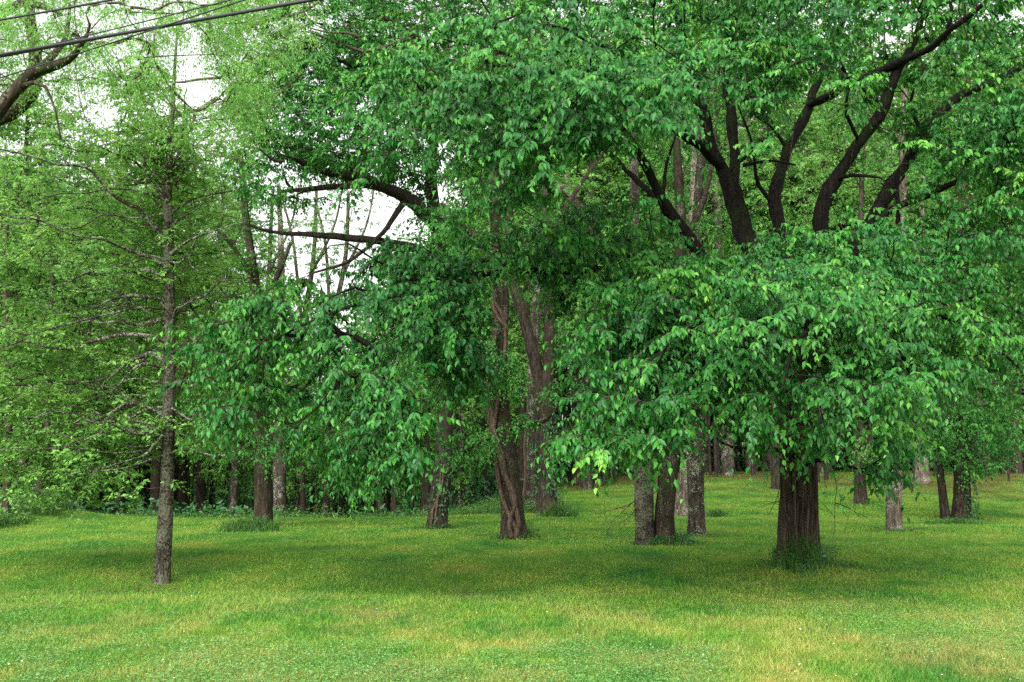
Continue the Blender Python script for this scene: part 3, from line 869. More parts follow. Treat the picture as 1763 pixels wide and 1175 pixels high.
# ------------------------------------------------------------------ the slender lichened tree on the left
def slender_tree():
    b = ground(279, 1004)
    d = b[1]
    t = Tree(b, 'slender_tree', 'slender lichen-speckled tree standing alone on the left with many bare-looking arching branches')
    bm = M['bark_lichen']
    t.pl([(278, 1016, d, 30), (280, 985, d, 26), (283, 930, d, 25), (288, 830, d, 23), (290, 740, d, 22), (291, 650, d, 21), (292, 560, d, 19), (291, 470, d, 18), (290, 400, d, 17), (289, 335, d, 14), (292, 270, d, 11), (297, 200, d, 8), (300, 130, d, 6), (306, 40, d, 3)],
         bm, 'trunk', S=28, step=0.06, ridge=0.09, flare=0.12, wob=0.002)
    def br(rows, w0=9):
        n = len(rows)
        dd = U(-2.2, 0.5)
        rr = [(x, y, d + dd * (i / (n - 1)) ** 1.2, 0.82 * w0 * (1 - 0.78 * i / (n - 1))) for i, (x, y) in enumerate(rows)]
        t.pl(rr, M['bark_limb'], S=8, ridge=0.05, wob=0.02, step=0.12, kink=0.022)
    br([(288, 482), (262, 467), (215, 462), (163, 465), (130, 479), (102, 492), (70, 500)])
    br([(286, 520), (268, 513), (238, 509), (205, 513), (185, 521), (167, 531), (130, 530)])
    br([(228, 510), (205, 524), (182, 530), (160, 545)], 6)
    br([(289, 590), (259, 577), (218, 574), (157, 588), (116, 601), (68, 599), (37, 591), (-10, 602), (-80, 610)], 10)
    br([(290, 660), (283, 631), (266, 608), (221, 625), (184, 652), (140, 660), (95, 664), (44, 659), (-20, 664), (-90, 690)], 12)
    br([(288, 640), (262, 629), (232, 634), (210, 650), (190, 672), (150, 690)], 8)
    br([(285, 752), (252, 738), (218, 731), (190, 735), (170, 745), (146, 757), (110, 770)], 10)
    br([(288, 720), (262, 705), (222, 697), (180, 718), (140, 730), (109, 731), (60, 745), (10, 772), (-60, 790)], 10)
    br([(284, 744), (268, 768), (250, 785), (225, 792), (190, 800), (160, 815)], 8)
    br([(283, 785), (265, 788), (235, 799), (210, 806), (150, 812), (110, 822)], 7)
    br([(290, 420), (262, 385), (235, 357), (205, 345), (180, 325), (150, 292), (105, 285), (60, 270), (5, 258), (-60, 250)], 11)
    br([(289, 350), (262, 311), (248, 283), (252, 240), (262, 225)], 8)
    br([(262, 311), (235, 280), (215, 268), (190, 258), (155, 250)], 7)
    br([(290, 460), (255, 441), (220, 432), (196, 425), (165, 412), (120, 403), (70, 380), (20, 372), (-40, 350)], 9)
    br([(291, 545), (250, 560), (200, 555), (165, 558), (120, 540), (92, 535), (60, 520)], 7)
    br([(300, 660), (312, 655), (320, 640), (322, 628)], 9)
    br([(292, 668), (308, 660), (325, 655)], 6)
    br([(296, 560), (301, 540), (312, 530), (325, 522), (340, 518)], 7)
    br([(291, 440), (310, 425), (345, 410), (380, 392), (430, 380)], 8)
    br([(291, 370), (320, 350), (345, 338), (400, 330), (450, 310)], 7)
    br([(292, 300), (312, 240), (318, 190), (322, 150)], 6)
    br([(291, 700), (320, 716), (345, 720), (370, 705)], 6)
    br([(292, 610), (330, 590), (370, 570), (400, 545)], 6)
    for i in range(48):
        y0 = U(230, 790)
        L = U(90, 330) * (0.55 + 0.45 * sm(200, 480, y0))
        sg = -1 if rng.uniform() < 0.68 else 0.55
        x = 290
        rows, yy = [(x, y0)], y0
        for k in range(1, 6):
            yy += U(-26, 20) - (10 if k == 1 else 0)
            rows.append((x + sg * L * k / 5, yy))
        dd = U(-3, 1.5)
        n = len(rows)
        t.pl([(p[0], p[1], d + dd * (j / (n - 1)), U(3.2, 6) * (1 - 0.75 * j / (n - 1))) for j, p in enumerate(rows)], M['bark_limb'], S=6, ridge=0.0, wob=0.03, step=0.14, kink=0.05)
    C = sample([(160, 480, 190, 330, d - .9, d + 3, 740), (60, 620, 150, 210, d - .9, d + 2.5, 380), (130, 760, 170, 80, d - 1.2, d + 2, 320), (310, 480, 120, 280, d + .2, d + 2.8, 380), (290, 190, 110, 120, d - 2, d + 2, 190), (-90, 540, 80, 250, d - 2, d + 2, 80)],
               gaps=[(300, 860, 60, 80, 99), (330, 110, 50, 70, 99), (170, 180, 35, 25, 99), (440, 430, 50, 60, 99)], clump=5, cs=.34)
    C2, D2 = t.grow(C, bm, tip=0.004, rise=0.06)
    t.crown(C2, norm(D2 * [1, 1, .3] + [0, 0, .35]), M['leaf_lime'], M['dead'], ntw=5, tl=0.26, nl=7, ll=0.098, droop=0.25, hang=0.25, spread=0.8, flat=0.5, tpl=FOLD, tint0=0.42, tipgain=0.3)
slender_tree()

# ------------------------------------------------------------------ trees of the middle distance
def trunk_tree(base_px, rows, mat, name, label, crown=None, leaf='leaf_mid', limbs=(), ll=0.12, flare=0.18, tl=0.5, S=28, ntw=5, nl=8, d=None, gaps=(), hang=0.6, twig=None, droop=0.4, zmin=None, tint0=0.42, group=None, at=None):
    b = ground(*base_px)
    if at or b[1] > 72:
        dd = at or 46.0
        b = P(base_px[0], base_px[1], dd)
        b[2] = H(b[0], b[1])
    d = b[1]
    t = Tree(b, name, label, group=group)
    r = [(x, y, d + (e[0] if e else 0), w) for x, y, w, *e in rows]
    r[0] = (r[0][0], float(pix(b)[1]), d, r[0][3])
    r = [(r[0][0], r[0][1] + 10, d, r[0][3] * 1.05)] + r
    t.pl(r, M[mat], 'trunk', S=S, step=0.12, ridge=0.10, flare=flare, wob=0.002)
    for lm in limbs:
        t.pl([(x, y, d + dz, w) for x, y, dz, w in lm], M[mat], S=12)
    if crown:
        C = sample([(x, y, rx, ry, d + a, d + c, n) for x, y, rx, ry, a, c, n in crown], gaps=gaps)
        mb = MB()
        C2, D2 = t.grow(C, M[mat], tip=0.006, zmin=zmin, into=mb)
        cc = C2.mean(0)
        t.crown(C2, norm(D2 * .6 + norm(C2 - cc) * .7), M[leaf], None, into=mb, bark=M[mat], ntw=ntw, tl=tl, nl=nl, ll=ll, droop=droop, hang=hang, tpl=FOLD, tint0=tint0)
    return t, b, d

SKYGAPS = [(560, 420, 110, 80, 99), (660, 370, 60, 50, 99), (460, 400, 70, 60, 99), (330, 110, 55, 70, 99), (130, 40, 60, 25, 99), (170, 180, 40, 25, 99), (770, 225, 30, 16, 99), (420, 470, 40, 50, 99), (350, 150, 40, 30, 99)]
VIEW = [(915, 620, 70, 140, 99), (920, 800, 90, 100, 99), (1010, 305, 60, 50, 99)]

# T7: dark trunk with the heavy dark limbs over the sky gap
t, b, d = trunk_tree((753, 910), [(753, 910, 36), (757, 862, 33), (763, 800, 30), (766, 720, 27), (768, 640, 26), (770, 560, 25), (762, 460, 24), (750, 380, 23), (742, 300, 20), (752, 200, 16), (770, 90, 12), (790, -40, 7)],
    'bark_dark', 'ivy_footed_tree', 'dark ivy-footed tree left of the vine-wrapped tree, heavy dark limbs reaching over the sky gap',
    limbs=[[(752, 392, 0, 26), (735, 370, -.3, 26), (700, 342, -.8, 24), (660, 322, -1.4, 20), (610, 304, -2, 17), (560, 296, -2.6, 14), (520, 280, -3, 10), (480, 268, -3.6, 7), (420, 250, -4, 4)],
           [(690, 338, -.9, 15), (640, 320, -.5, 13), (580, 322, -.2, 11), (530, 326, 0, 9), (480, 330, .3, 5)],
           [(760, 440, 0, 18), (700, 425, -.8, 15), (640, 414, -1.4, 13), (580, 408, -1.8, 12), (530, 404, -2, 9), (470, 400, -2.4, 6), (420, 385, -3, 4)],
           [(748, 250, 0, 14), (700, 180, -1, 11), (640, 130, -2, 9), (570, 100, -3, 6), (500, 90, -3.5, 4)],
           [(765, 110, 0, 12), (710, 60, -.8, 10), (650, 30, -1.6, 8), (590, 50, -2.4, 6), (540, 80, -3, 4)],
           [(770, 90, 0, 10), (850, 40, -1, 9), (900, 60, -2, 7), (930, 70, -2.6, 5)],
           [(752, 210, 0, 12), (800, 150, .5, 10), (860, 100, 1, 7), (900, 50, 1.4, 5)],
           [(700, 340, -.8, 12), (660, 400, -1.5, 8), (600, 450, -2, 6), (540, 470, -2.4, 4)]],
    crown=[(600, 170, 200, 115, -6, 3, 520), (520, 60, 190, 110, -5, 3, 340), (720, -40, 260, 60, -4, 3, 170), (760, 60, 170, 110, -3, 4, 200), (780, 260, 120, 110, -3, 3, 110), (640, 285, 110, 30, 0, 3, 60), (480, 290, 90, 60, -5, 0, 80), (540, 350, 110, 15, -3.5, 0, 16), (650, 480, 130, 50, -3, 1, 90), (500, 460, 80, 40, -3.5, 0, 50), (760, 420, 80, 60, -2, 2, 60)],
    gaps=SKYGAPS + [(630, 310, 120, 26, 30.5), (560, 406, 110, 16, 99), (560, 430, 110, 75, 99)], ll=0.125, tl=0.55, ntw=7, nl=10, zmin=3.0)
ivy(t, rows_px([(753, 915, d, 36), (757, 862, d, 33), (763, 800, d, 30)]), 150, 0.10)
for x0, x1 in ((748, 757), (742, 760)):
    t.pl([(x0, 912, d - .26, 5), (x0 + 3, 880, d - .3, 5), (x1, 840, d - .28, 4), (x1 + 4, 800, d - .26, 4)], M['vine'], 'vine', S=6, grow=False, ridge=0)
tuft(b + np.array([0, -.15, 0]), .75, .4, .22, 700, 'grass tuft round the ivy-footed trunk left of the vine-wrapped tree', leafy=60, w=.012)

for i in range(30):                                            # bare-looking dark twigs through the crown
    x, y = (U(520, 820), U(-20, 130)) if i < 20 else (U(330, 560), U(90, 330))
    a = U(-.5, .5) + (math.pi if U(0, 1) < .75 else 0)
    L, dz, z0 = U(90, 200), U(-2, 1), U(-5.5, -2.5)
    rows = [(x + L * k / 4 * math.cos(a) + U(-6, 6), y + L * k / 4 * math.sin(a) + U(-9, 9) - 4 * k, d + z0 + dz * k / 4, U(5, 7) * (1 - .2 * k)) for k in range(5)]
    t.pl(rows, M['dead'], 'twig', S=5, ridge=0, grow=False)
# T6: vine-wrapped trunk
t, b, d = trunk_tree((882, 928), [(885, 926, 46), (882, 890, 40), (878, 840, 37), (872, 790, 34), (866, 740, 30), (862, 690, 27), (860, 620, 26), (861, 560, 27), (863, 510, 26), (858, 440, 22), (853, 360, 19), (850, 290, 16), (858, 200, 12), (866, 90, 7)],
    'bark_moss', 'vine_wrapped_tree', 'tree trunk wrapped in thick twisted reddish vines in the middle of the lawn',
    limbs=[[(870, 735, 0, 11), (905, 733, -.4, 11), (940, 722, -.8, 9), (965, 695, -1, 7), (985, 680, -1.2, 5)], [(864, 740, 0, 10), (830, 760, -.4, 8), (800, 775, -.7, 5)],
           [(860, 500, 0, 12), (830, 430, -.6, 10), (790, 380, -1, 7), (760, 350, -1.4, 5)], [(852, 330, 0, 12), (880, 290, .4, 9), (920, 240, .8, 6)], [(852, 300, 0, 11), (815, 250, -.4, 8), (780, 200, -.8, 5)],
           [(862, 560, 0, 10), (840, 610, -.6, 7), (800, 640, -1, 5)]],
    crown=[(850, 390, 110, 70, -2.5, 1.5, 110), (850, 250, 120, 100, -2, 3, 120), (790, 620, 70, 80, -1.8, .6, 60), (865, 640, 50, 45, -1.2, -.3, 26), (960, 670, 30, 25, -1.4, -.8, 10), (800, 760, 50, 30, -1.2, -.2, 20), (880, 130, 130, 90, -2, 3, 90), (905, 730, 40, 20, -.9, -.4, 10)],
    gaps=[(770, 225, 30, 16, 99), (920, 560, 45, 90, 99)], ll=0.11, tl=0.42, nl=7)
M6 = M['vine']
t.pl([(888, 926, d - .34, 10), (893, 900, d - .38, 9), (884, 865, d - .38, 9), (880, 845, d - .37, 9), (868, 815, d - .34, 9), (860, 785, d - .3, 9), (853, 758, d - .28, 9), (850, 740, d - .25, 9), (846, 690, d - .2, 8), (843, 650, d - .2, 7)], M6, 'vine', S=10, grow=False, ridge=0.12)
t.pl([(881, 925, d - .36, 9), (877, 900, d - .38, 8), (887, 868, d - .40, 8), (880, 840, d - .38, 8), (870, 818, d - .36, 7), (866, 790, d - .33, 8), (858, 764, d - .3, 8), (850, 735, d - .26, 8), (856, 700, d - .25, 7), (866, 640, d - .27, 6), (870, 560, d - .28, 6), (852, 520, d - .28, 5)], M6, 'vine', S=10, grow=False, ridge=0.12)
t.pl([(893, 924, d - .34, 8), (886, 905, d - .38, 8), (873, 880, d - .36, 8), (862, 850, d - .3, 8), (857, 815, d - .25, 8), (853, 780, d - .22, 8), (848, 745, d - .2, 8), (838, 690, d - .1, 7), (842, 640, d - .1, 6)], M6, 'vine', S=10, grow=False, ridge=0.12)
t.pl([(853, 500, d - .25, 8), (850, 530, d - .27, 8), (858, 548, d - .3, 7), (870, 560, d - .3, 7), (873, 580, d - .28, 5)], M6, 'vine', S=10, grow=False, ridge=0.12)
tuft(b + np.array([.1, -.15, 0]), .7, .35, .2, 520, 'grass tuft at the foot of the vine-wrapped trunk', leafy=40, w=.012)
tuft(ground(908, 924), .28, .25, .42, 120, 'small leafy weed clump just right of the vine-wrapped trunk', leafy=60, w=.01)

# T8: forked big brown trunk and its neighbour
t, b, d = trunk_tree((943, 884), [(943, 884, 36), (943, 840, 30), (942, 780, 28), (940, 720, 27), (938, 690, 29), (943, 640, 19), (945, 560, 18), (945, 480, 17), (943, 400, 15), (938, 300, 13), (932, 200, 10), (930, 80, 6)],
    'bark_brown', 'forked_tree', 'tall brown trunk forking in a V, ivy up its right side, behind the vine-wrapped tree',
    limbs=[[(938, 700, 0, 22), (925, 640, .1, 21), (908, 570, .2, 20), (892, 515, .3, 19), (884, 480, .4, 18), (876, 400, .6, 15), (885, 300, .8, 12), (900, 180, 1, 8)], [(944, 420, 0, 10), (985, 340, .6, 8), (1040, 260, 1.2, 6)]],
    crown=[(940, 150, 160, 130, -2, 4, 150), (880, 250, 90, 70, -1, 3, 50), (1030, 210, 70, 70, 0, 4, 40)], leaf='leaf_wood', ll=0.13, tl=.6, gaps=VIEW, zmin=8)
ivy(t, rows_px([(950, 850, d, 30), (948, 800, d, 30), (947, 750, d, 28), (946, 715, d, 26)]), 420, 0.13, side=-1.1)
tuft(ground(962, 890), .75, .4, .5, 600, 'bushy tuft of tall grass right of the forked brown trunk', leafy=120, w=.018)
t, b, d = trunk_tree((916, 878), [(914, 878, 34), (916, 830, 26), (918, 780, 22), (916, 730, 22), (917, 660, 18), (922, 560, 16), (926, 470, 14), (925, 350, 11), (915, 200, 7)],
    'bark_grey', 'grey_trunk_tree', 'grey trunk close beside the forked brown trunk on its left, standing behind the vine-wrapped tree',
    crown=[(910, 250, 110, 120, -1, 4, 90)], leaf='leaf_wood', ll=.13, tl=.6, gaps=VIEW, zmin=8)
t.pl([(900, 868, d - .4, 6), (905, 820, d - .4, 6), (903, 770, d - .4, 5), (908, 730, d - .35, 5)], M['vine'], 'vine', S=8, grow=False, ridge=0)
ivy(t, rows_px([(920, 850, d, 26), (922, 800, d, 24), (920, 760, d, 22)]), 200, 0.13, side=-1.0)

# the pale limb crossing the middle window
t, b, d = trunk_tree((1012, 842), [(1010, 842, 18), (1011, 780, 15), (1013, 700, 14), (1018, 600, 14), (1024, 500, 14), (1022, 420, 15), (1008, 378, 15), (985, 340, 14), (950, 310, 13), (905, 275, 11), (860, 245, 8), (820, 225, 5)],
    'bark_grey', 'leaning_top_tree', 'slim dark trunk between forked and twin trunks, its pale upper stem leaning left',
    limbs=[[(990, 345, 0, 12), (975, 300, .3, 10), (962, 255, .6, 9), (955, 200, .9, 6)]],
    crown=[(880, 200, 110, 60, -1, 2, 50), (960, 180, 80, 60, -1, 2, 40)], leaf='leaf_wood', ll=.14, tl=.6, zmin=8)

# T3: the twin trunks
b = ground(1125, 938)
d = b[1]
t = Tree(b, 'twin_trunk_tree', 'tree with two close trunks, one crusted with pale lichen, the other dark and mossy')
t.pl([(1109, 948, d, 38), (1110, 925, d, 33), (1109, 880, d, 31), (1108, 830, d, 30), (1104, 760, d, 29), (1100, 680, d, 28), (1096, 580, d, 26), (1090, 470, d + .3, 22), (1092, 340, d + .6, 18), (1088, 190, d + 1, 13), (1080, 40, d + 1.2, 7)], M['bark_lichen'], 'trunk', S=32, step=.1, flare=.15, wob=0.002)
t.pl([(1143, 948, d + .1, 40), (1143, 925, d + .1, 35), (1144, 880, d + .1, 33), (1150, 820, d + .1, 33), (1154, 740, d + .1, 30), (1160, 640, d + .2, 28), (1168, 520, d + .4, 24), (1172, 380, d + .8, 18), (1165, 240, d + 1.2, 13), (1170, 80, d + 1.6, 7)], M['bark_moss'], 'trunk', S=32, step=.1, flare=.15, wob=0.002)
t.pl([(1168, 440, d + .6, 12), (1205, 360, d + 1, 10), (1225, 290, d + 1.4, 7), (1235, 200, d + 1.6, 5)], M['bark_moss'])
C = sample([(1120, 120, 190, 140, d - 3, d + 4, 190), (1180, 400, 130, 60, d - 1, d + 3, 50), (1110, 560, 110, 90, d - 1, d + 3, 60)], gaps=[(1010, 305, 60, 50, 99), (1160, 285, 90, 62, 99)])
mb = MB()
C2, D2 = t.grow(C, M['bark_moss'], tip=.006, into=mb)
t.crown(C2, D2, M['leaf_mid'], into=mb, bark=M['bark_moss'], ntw=5, tl=.5, nl=8, ll=.11, tpl=FOLD)
for rows in ([(1140, 842, d - .2), (1105, 858, d - .8), (1075, 872, d - 1), (1040, 882, d - 1.2), (1022, 886, d - 1.3)], [(1100, 862, d - .9), (1085, 890, d - 1), (1066, 902, d - 1.1), (1048, 909, d - 1.1)],
             [(1095, 860, d - .9), (1068, 885, d - 1), (1050, 900, d - 1)], [(1050, 908, d - 1.1), (1044, 918, d - 1.1), (1050, 932, d - 1.1)]):
    dead_twig(t, rows, nsub=4, w=.012)
tuft(b + np.array([.3, -.15, 0]), .8, .4, .22, 700, 'grass and weeds round the foot of the twin trunks', leafy=200, w=.012)
tuft(ground(1172, 938), .3, .25, .45, 160, 'upright weed clump at the right edge of the twin trunks', leafy=120, w=.01)

# T4, T5
trunk_tree((1198, 922), [(1199, 922, 30), (1199, 880, 28), (1197, 820, 27), (1196, 740, 26), (1194, 640, 24), (1196, 500, 20), (1200, 380, 17), (1208, 250, 13), (1214, 100, 8)],
    'bark_grey', 'straight_trunk_tree', 'straight mid-brown trunk just right of the twin trunks', crown=[(1220, 170, 130, 140, -2, 3, 130)], ll=.11, zmin=7)
trunk_tree((1174, 888), [(1174, 888, 34), (1177, 850, 25), (1181, 810, 22), (1184, 770, 21), (1187, 700, 20), (1190, 560, 17), (1192, 400, 14), (1195, 250, 10)],
    'bark_pale', 'pale_flared_tree', 'pale bare-barked tree with flared foot, between the twin trunks and the straight brown trunk', crown=[(1200, 260, 90, 120, -1, 4, 70)], leaf='leaf_wood', ll=.13, zmin=8)
tuft(ground(1232, 890), .5, .35, .35, 300, 'weedy tuft on the slope between the straight trunk and the big old tree', leafy=80, w=.016)

# T9: left pair
t, b, d = trunk_tree((453, 905), [(453, 905, 34), (453, 870, 29), (452, 820, 27), (449, 740, 26), (446, 640, 25), (442, 540, 21), (434, 450, 16), (424, 380, 12), (415, 280, 8)],
    'bark_moss', 'stout_dark_tree', 'stout dark mossy trunk left of centre, nearer of the pair standing in long grass', limbs=[[(441, 530, 0, 14), (428, 470, -.3, 11), (404, 430, -.6, 8), (380, 400, -1, 5)], [(443, 550, 0, 12), (480, 470, .4, 9), (500, 420, .6, 6)]],
    crown=[(440, 690, 110, 110, -3.5, 1, 130), (400, 600, 80, 80, -3, 1, 60), (440, 430, 70, 60, -2, 1, 26), (360, 740, 50, 60, -2, 1, 30)], gaps=[(560, 410, 90, 60, 99)], ll=.11)
tuft(ground(430, 915), 1.15, .5, .46, 1500, 'wide patch of long grass in front of the pair of trunks left of centre', leafy=30, w=.014)
trunk_tree((481, 893), [(481, 893, 26), (481, 860, 22), (481, 800, 21), (482, 700, 19), (482, 560, 15), (484, 440, 11), (480, 320, 7)],
    'bark_grey', 'grey_brown_tree', 'grey-brown trunk close behind and right of the stout dark mossy trunk', crown=[(500, 620, 110, 110, -1, 3, 80), (480, 360, 60, 60, -1, 2, 18)], leaf='leaf_wood', ll=.12, gaps=SKYGAPS)

# right-hand trees
trunk_tree((1540, 914), [(1540, 914, 27), (1540, 870, 25), (1541, 820, 24), (1541, 760, 23), (1543, 660, 21), (1547, 520, 18), (1552, 380, 15), (1556, 240, 11), (1560, 80, 6)],
    'bark_pale', 'pale_straight_tree', 'straight pale trunk standing in the grass right of the big old tree', crown=[(1560, 160, 150, 140, -2, 3, 130), (1590, 480, 100, 90, -1, 3, 50)], ll=.11, zmin=4)
tuft(ground(1548, 916), .6, .25, .12, 350, 'low tuft at the foot of the straight pale trunk')
t, b, d = trunk_tree((1656, 893), [(1656, 893, 34), (1656, 850, 29), (1656, 800, 28), (1655, 740, 27), (1652, 650, 24), (1650, 540, 20), (1655, 400, 16), (1662, 260, 12), (1668, 120, 7)],
    'bark_moss', 'ivy_clad_tree', 'ivy-clad trunk at the right rising from a mound of long grass, low leafy boughs', crown=[(1680, 750, 90, 60, -3, 1, 170), (1700, 640, 110, 110, -3, 2, 230), (1640, 560, 90, 100, -2, 2, 140), (1690, 420, 110, 100, -2, 3, 110), (1700, 200, 130, 130, -2, 3, 120)], ll=.12)
ivy(t, rows_px([(1664, 890, d, 34), (1662, 850, d, 30), (1660, 800, d, 28)]), 320, .11, side=-1.0)
t.pl([(1669, 893, d - .1, 7), (1668, 840, d - .1, 7), (1665, 780, d - .1, 6), (1668, 700, d - .1, 5)], M['bark_dark'], 'vine', S=8, grow=False, ridge=0.1)
trunk_tree((1627, 893), [(1628, 893, 17), (1624, 860, 14), (1619, 820, 13), (1614, 780, 13), (1606, 720, 12), (1602, 600, 10), (1600, 460, 7)],
    'bark_dark', 'thin_dark_tree', 'thin dark leaning trunk on the left of the ivy-clad trunk in the same grass mound', crown=[(1610, 640, 70, 90, -2, 1, 70)], ll=.11, S=16)
tuft(ground(1645, 902), 1.0, .45, .24, 900, 'mound of long grass under the ivy-clad trunk and the thin dark trunk', leafy=60, w=.016)
trunk_tree((1482, 868), [(1482, 868, 24), (1481, 840, 20), (1479, 790, 19), (1478, 700, 17), (1480, 500, 13), (1484, 300, 8)], 'bark_brown', 'brown_slope_tree', 'reddish-brown trunk on the slope between the big old tree and the straight pale trunk', crown=[(1490, 300, 120, 140, -1, 4, 110), (1470, 780, 40, 30, -1.5, -.3, 14)], leaf='leaf_wood', ll=.15, tl=.6, zmin=2)
trunk_tree((1586, 832), [(1587, 832, 27), (1587, 810, 22), (1586, 780, 21), (1585, 700, 19), (1586, 500, 15), (1590, 300, 9)], 'bark_pale', 'pale_far_tree', 'far pale broad-footed trunk on the wooded slope right of the straight pale trunk', crown=[(1590, 330, 110, 140, -1, 5, 110)], leaf='leaf_wood', ll=.16, tl=.65, zmin=9)
trunk_tree((1337, 842), [(1337, 842, 17), (1336, 800, 14), (1335, 700, 13), (1338, 500, 11), (1340, 300, 7)], 'bark_dark', 'dark_slope_tree', 'dark trunk on the slope just left of the big old trunk', crown=[(1340, 330, 110, 130, -1, 5, 100)], leaf='leaf_wood', ll=.15, tl=.65, zmin=8)
trunk_tree((733, 872), [(733, 872, 17), (733, 840, 14), (734, 760, 13), (736, 600, 11), (735, 450, 7)], 'bark_dark', 'small_dark_tree', 'small dark trunk behind the ivy-footed trunk on its left', crown=[(720, 600, 100, 120, -1, 3, 100)], leaf='leaf_wood', ll=.13)
trunk_tree((1041, 832), [(1041, 832, 12), (1041, 780, 10), (1040, 700, 9), (1042, 500, 7)], 'bark_brown', 'red_brown_tree', 'thin reddish trunk at the wood edge left of the twin trunks', crown=[(1050, 500, 90, 140, -1, 3, 90)], leaf='leaf_wood', ll=.15, tl=.65, zmin=8)
trunk_tree((1752, 815), [(1752, 815, 20), (1751, 780, 17), (1750, 700, 16), (1752, 500, 12), (1756, 300, 7)], 'bark_brown', 'far_right_tree', 'brown trunk at the right edge of the photo by the dark wood', crown=[(1750, 350, 110, 150, -1, 5, 110)], leaf='leaf_wood', ll=.16, tl=.65, zmin=6)
trunk_tree((12, 895), [(10, 895, 17), (11, 870, 14), (12, 820, 13), (14, 700, 12), (10, 500, 10), (12, 340, 6)], 'bark_brown', 'weed_bank_tree', 'reddish trunk at the left edge behind the weedy bank', crown=[(20, 480, 140, 200, -1, 5, 150)], leaf='leaf_wood', ll=.13, zmin=2)
trunk_tree((63, 878), [(62, 878, 14), (66, 850, 13), (73, 815, 14), (80, 760, 12), (84, 640, 10), (90, 450, 6)], 'bark_brown', 'leaning_bank_tree', 'reddish leaning trunk on the weedy bank at the left', crown=[(110, 520, 130, 180, -1, 4, 130)], leaf='leaf_wood', ll=.13, zmin=2)

# trees of the sky gap: slim stems with thin crowns
for bx, by, xt, lab in ((512, 882, 545, 'slim stem with a thin crown in the right half of the bright sky gap'), (402, 884, 385, 'slim stem with a thin crown at the left edge of the bright sky gap'), (560, 874, 600, 'slim stem with a thin crown at the right end of the bright sky gap'), (455, 880, 470, 'slim stem with a thin crown in the middle of the bright sky gap')):
    trunk_tree((bx, by), [(bx, by, 13), (bx + 2, 780, 12), (bx + 6, 600, 10), (xt - 6, 450, 8), (xt, 330, 5)], 'bark_grey', 'slim_gap_tree', lab,
               limbs=[[(bx + 8, 560, 0, 6), (xt - 40, 420, .5, 5), (xt - 60, 340, .6, 3)], [(xt - 8, 470, 0, 6), (xt + 30, 390, .4, 4), (xt + 45, 320, .6, 3)]],
               crown=[(xt, 395, 85, 115, -2, 2, 120), (xt, 580, 110, 80, -2, 2, 100)], leaf='leaf_wood', ll=.12, S=14, tl=.4, ntw=5, at=50 + (xt % 7))

# ------------------------------------------------------------------ tree outside the frame whose bough and hanging foliage come in at top left
def overhang():
    x0, d = -420, 15.0
    b = P(x0, 900, d); b[2] = H(b[0], b[1])
    t = Tree(b, 'overhanging_tree', 'overhanging tree whose mossy curved bough and fine pale foliage fill the top left corner')
    bm = M['bark_moss']
    t.limb(np.array([[*(b - [0, 0, .1]), .30], [*(b + [0, 0, 1]), .25], [*(b + [.1, 0, 3]), .22], [*(b + [.5, 0, 4.6]), .2]]), bm, 'trunk', S=24, flare=.2)
    top = b + [.5, 0, 4.6]
    e = P(-60, 270, d)
    t.limb(np.vstack([[*top, .18], [*(0.5 * (top + e) + [0, 0, -.2]), .13], [*e, .10], rows_px([(0, 188, d, 24)])[0], rows_px([(28, 152, d, 24)])[0], rows_px([(65, 122, d, 20)])[0], rows_px([(100, 112, d - .2, 15)])[0], rows_px([(130, 92, d - .4, 11)])[0], rows_px([(150, 60, d - .6, 7)])[0]]), bm)
    t.pl([(62, 124, d, 14), (88, 100, d + .3, 13), (105, 80, d + .4, 11), (116, 55, d + .6, 8), (120, 10, d + .8, 5)], bm)
    t.pl([(35, 150, d, 9), (60, 142, d - .2, 7), (78, 150, d - .3, 5), (95, 190, d - .4, 4), (105, 240, d - .5, 3)], bm)
    t.limb(np.vstack([[*top, .16], [*(top + [1.0, .8, 1.6]), .14], [*(top + [2.2, 1.4, 2.6]), .11], rows_px([(60, -40, d + 2, 16)])[0], rows_px([(250, -120, d + 2, 12)])[0], rows_px([(420, -160, d + 2, 8)])[0]]), bm)
    t.pl([(-30, 60, d + 1.8, 16), (20, 12, d + 1.6, 15), (60, 8, d + 1.2, 13), (92, 18, d + 1, 9), (105, 26, d + .8, 6)], bm)
    t.limb(np.vstack([[*top, .16], [*(top + [-.8, .3, 2]), .13], [*(top + [-1.6, .4, 4]), .08]]), bm)
    C = sample([(180, 60, 220, 110, d - 1.5, d + 3, 230), (370, 90, 110, 140, d - .5, d + 2.5, 150), (60, 60, 110, 90, d - 1, d + 3, 130), (240, 180, 120, 80, d, d + 3, 60), (430, 20, 120, 90, d, d + 3, 110), (-150, 100, 150, 200, d - 2, d + 2, 120), (410, 190, 45, 60, d, d + 2, 40)],
               gaps=[(325, 110, 32, 70, 99), (352, 145, 26, 22, 99), (65, 22, 30, 18, 99), (60, 135, 80, 70, d), (170, 175, 22, 16, 99)])
    C2, D2 = t.grow(C, M['dead'], tip=.0035, rise=0.05)
    t.crown(C2, norm(D2 + [0, 0, -.5]), M['leaf_lime'], None, ntw=6, tl=.40, nl=13, ll=.055, droop=.9, hang=.5, spread=.6, tpl=LANCE, tint0=.45, tipgain=.2)
overhang()

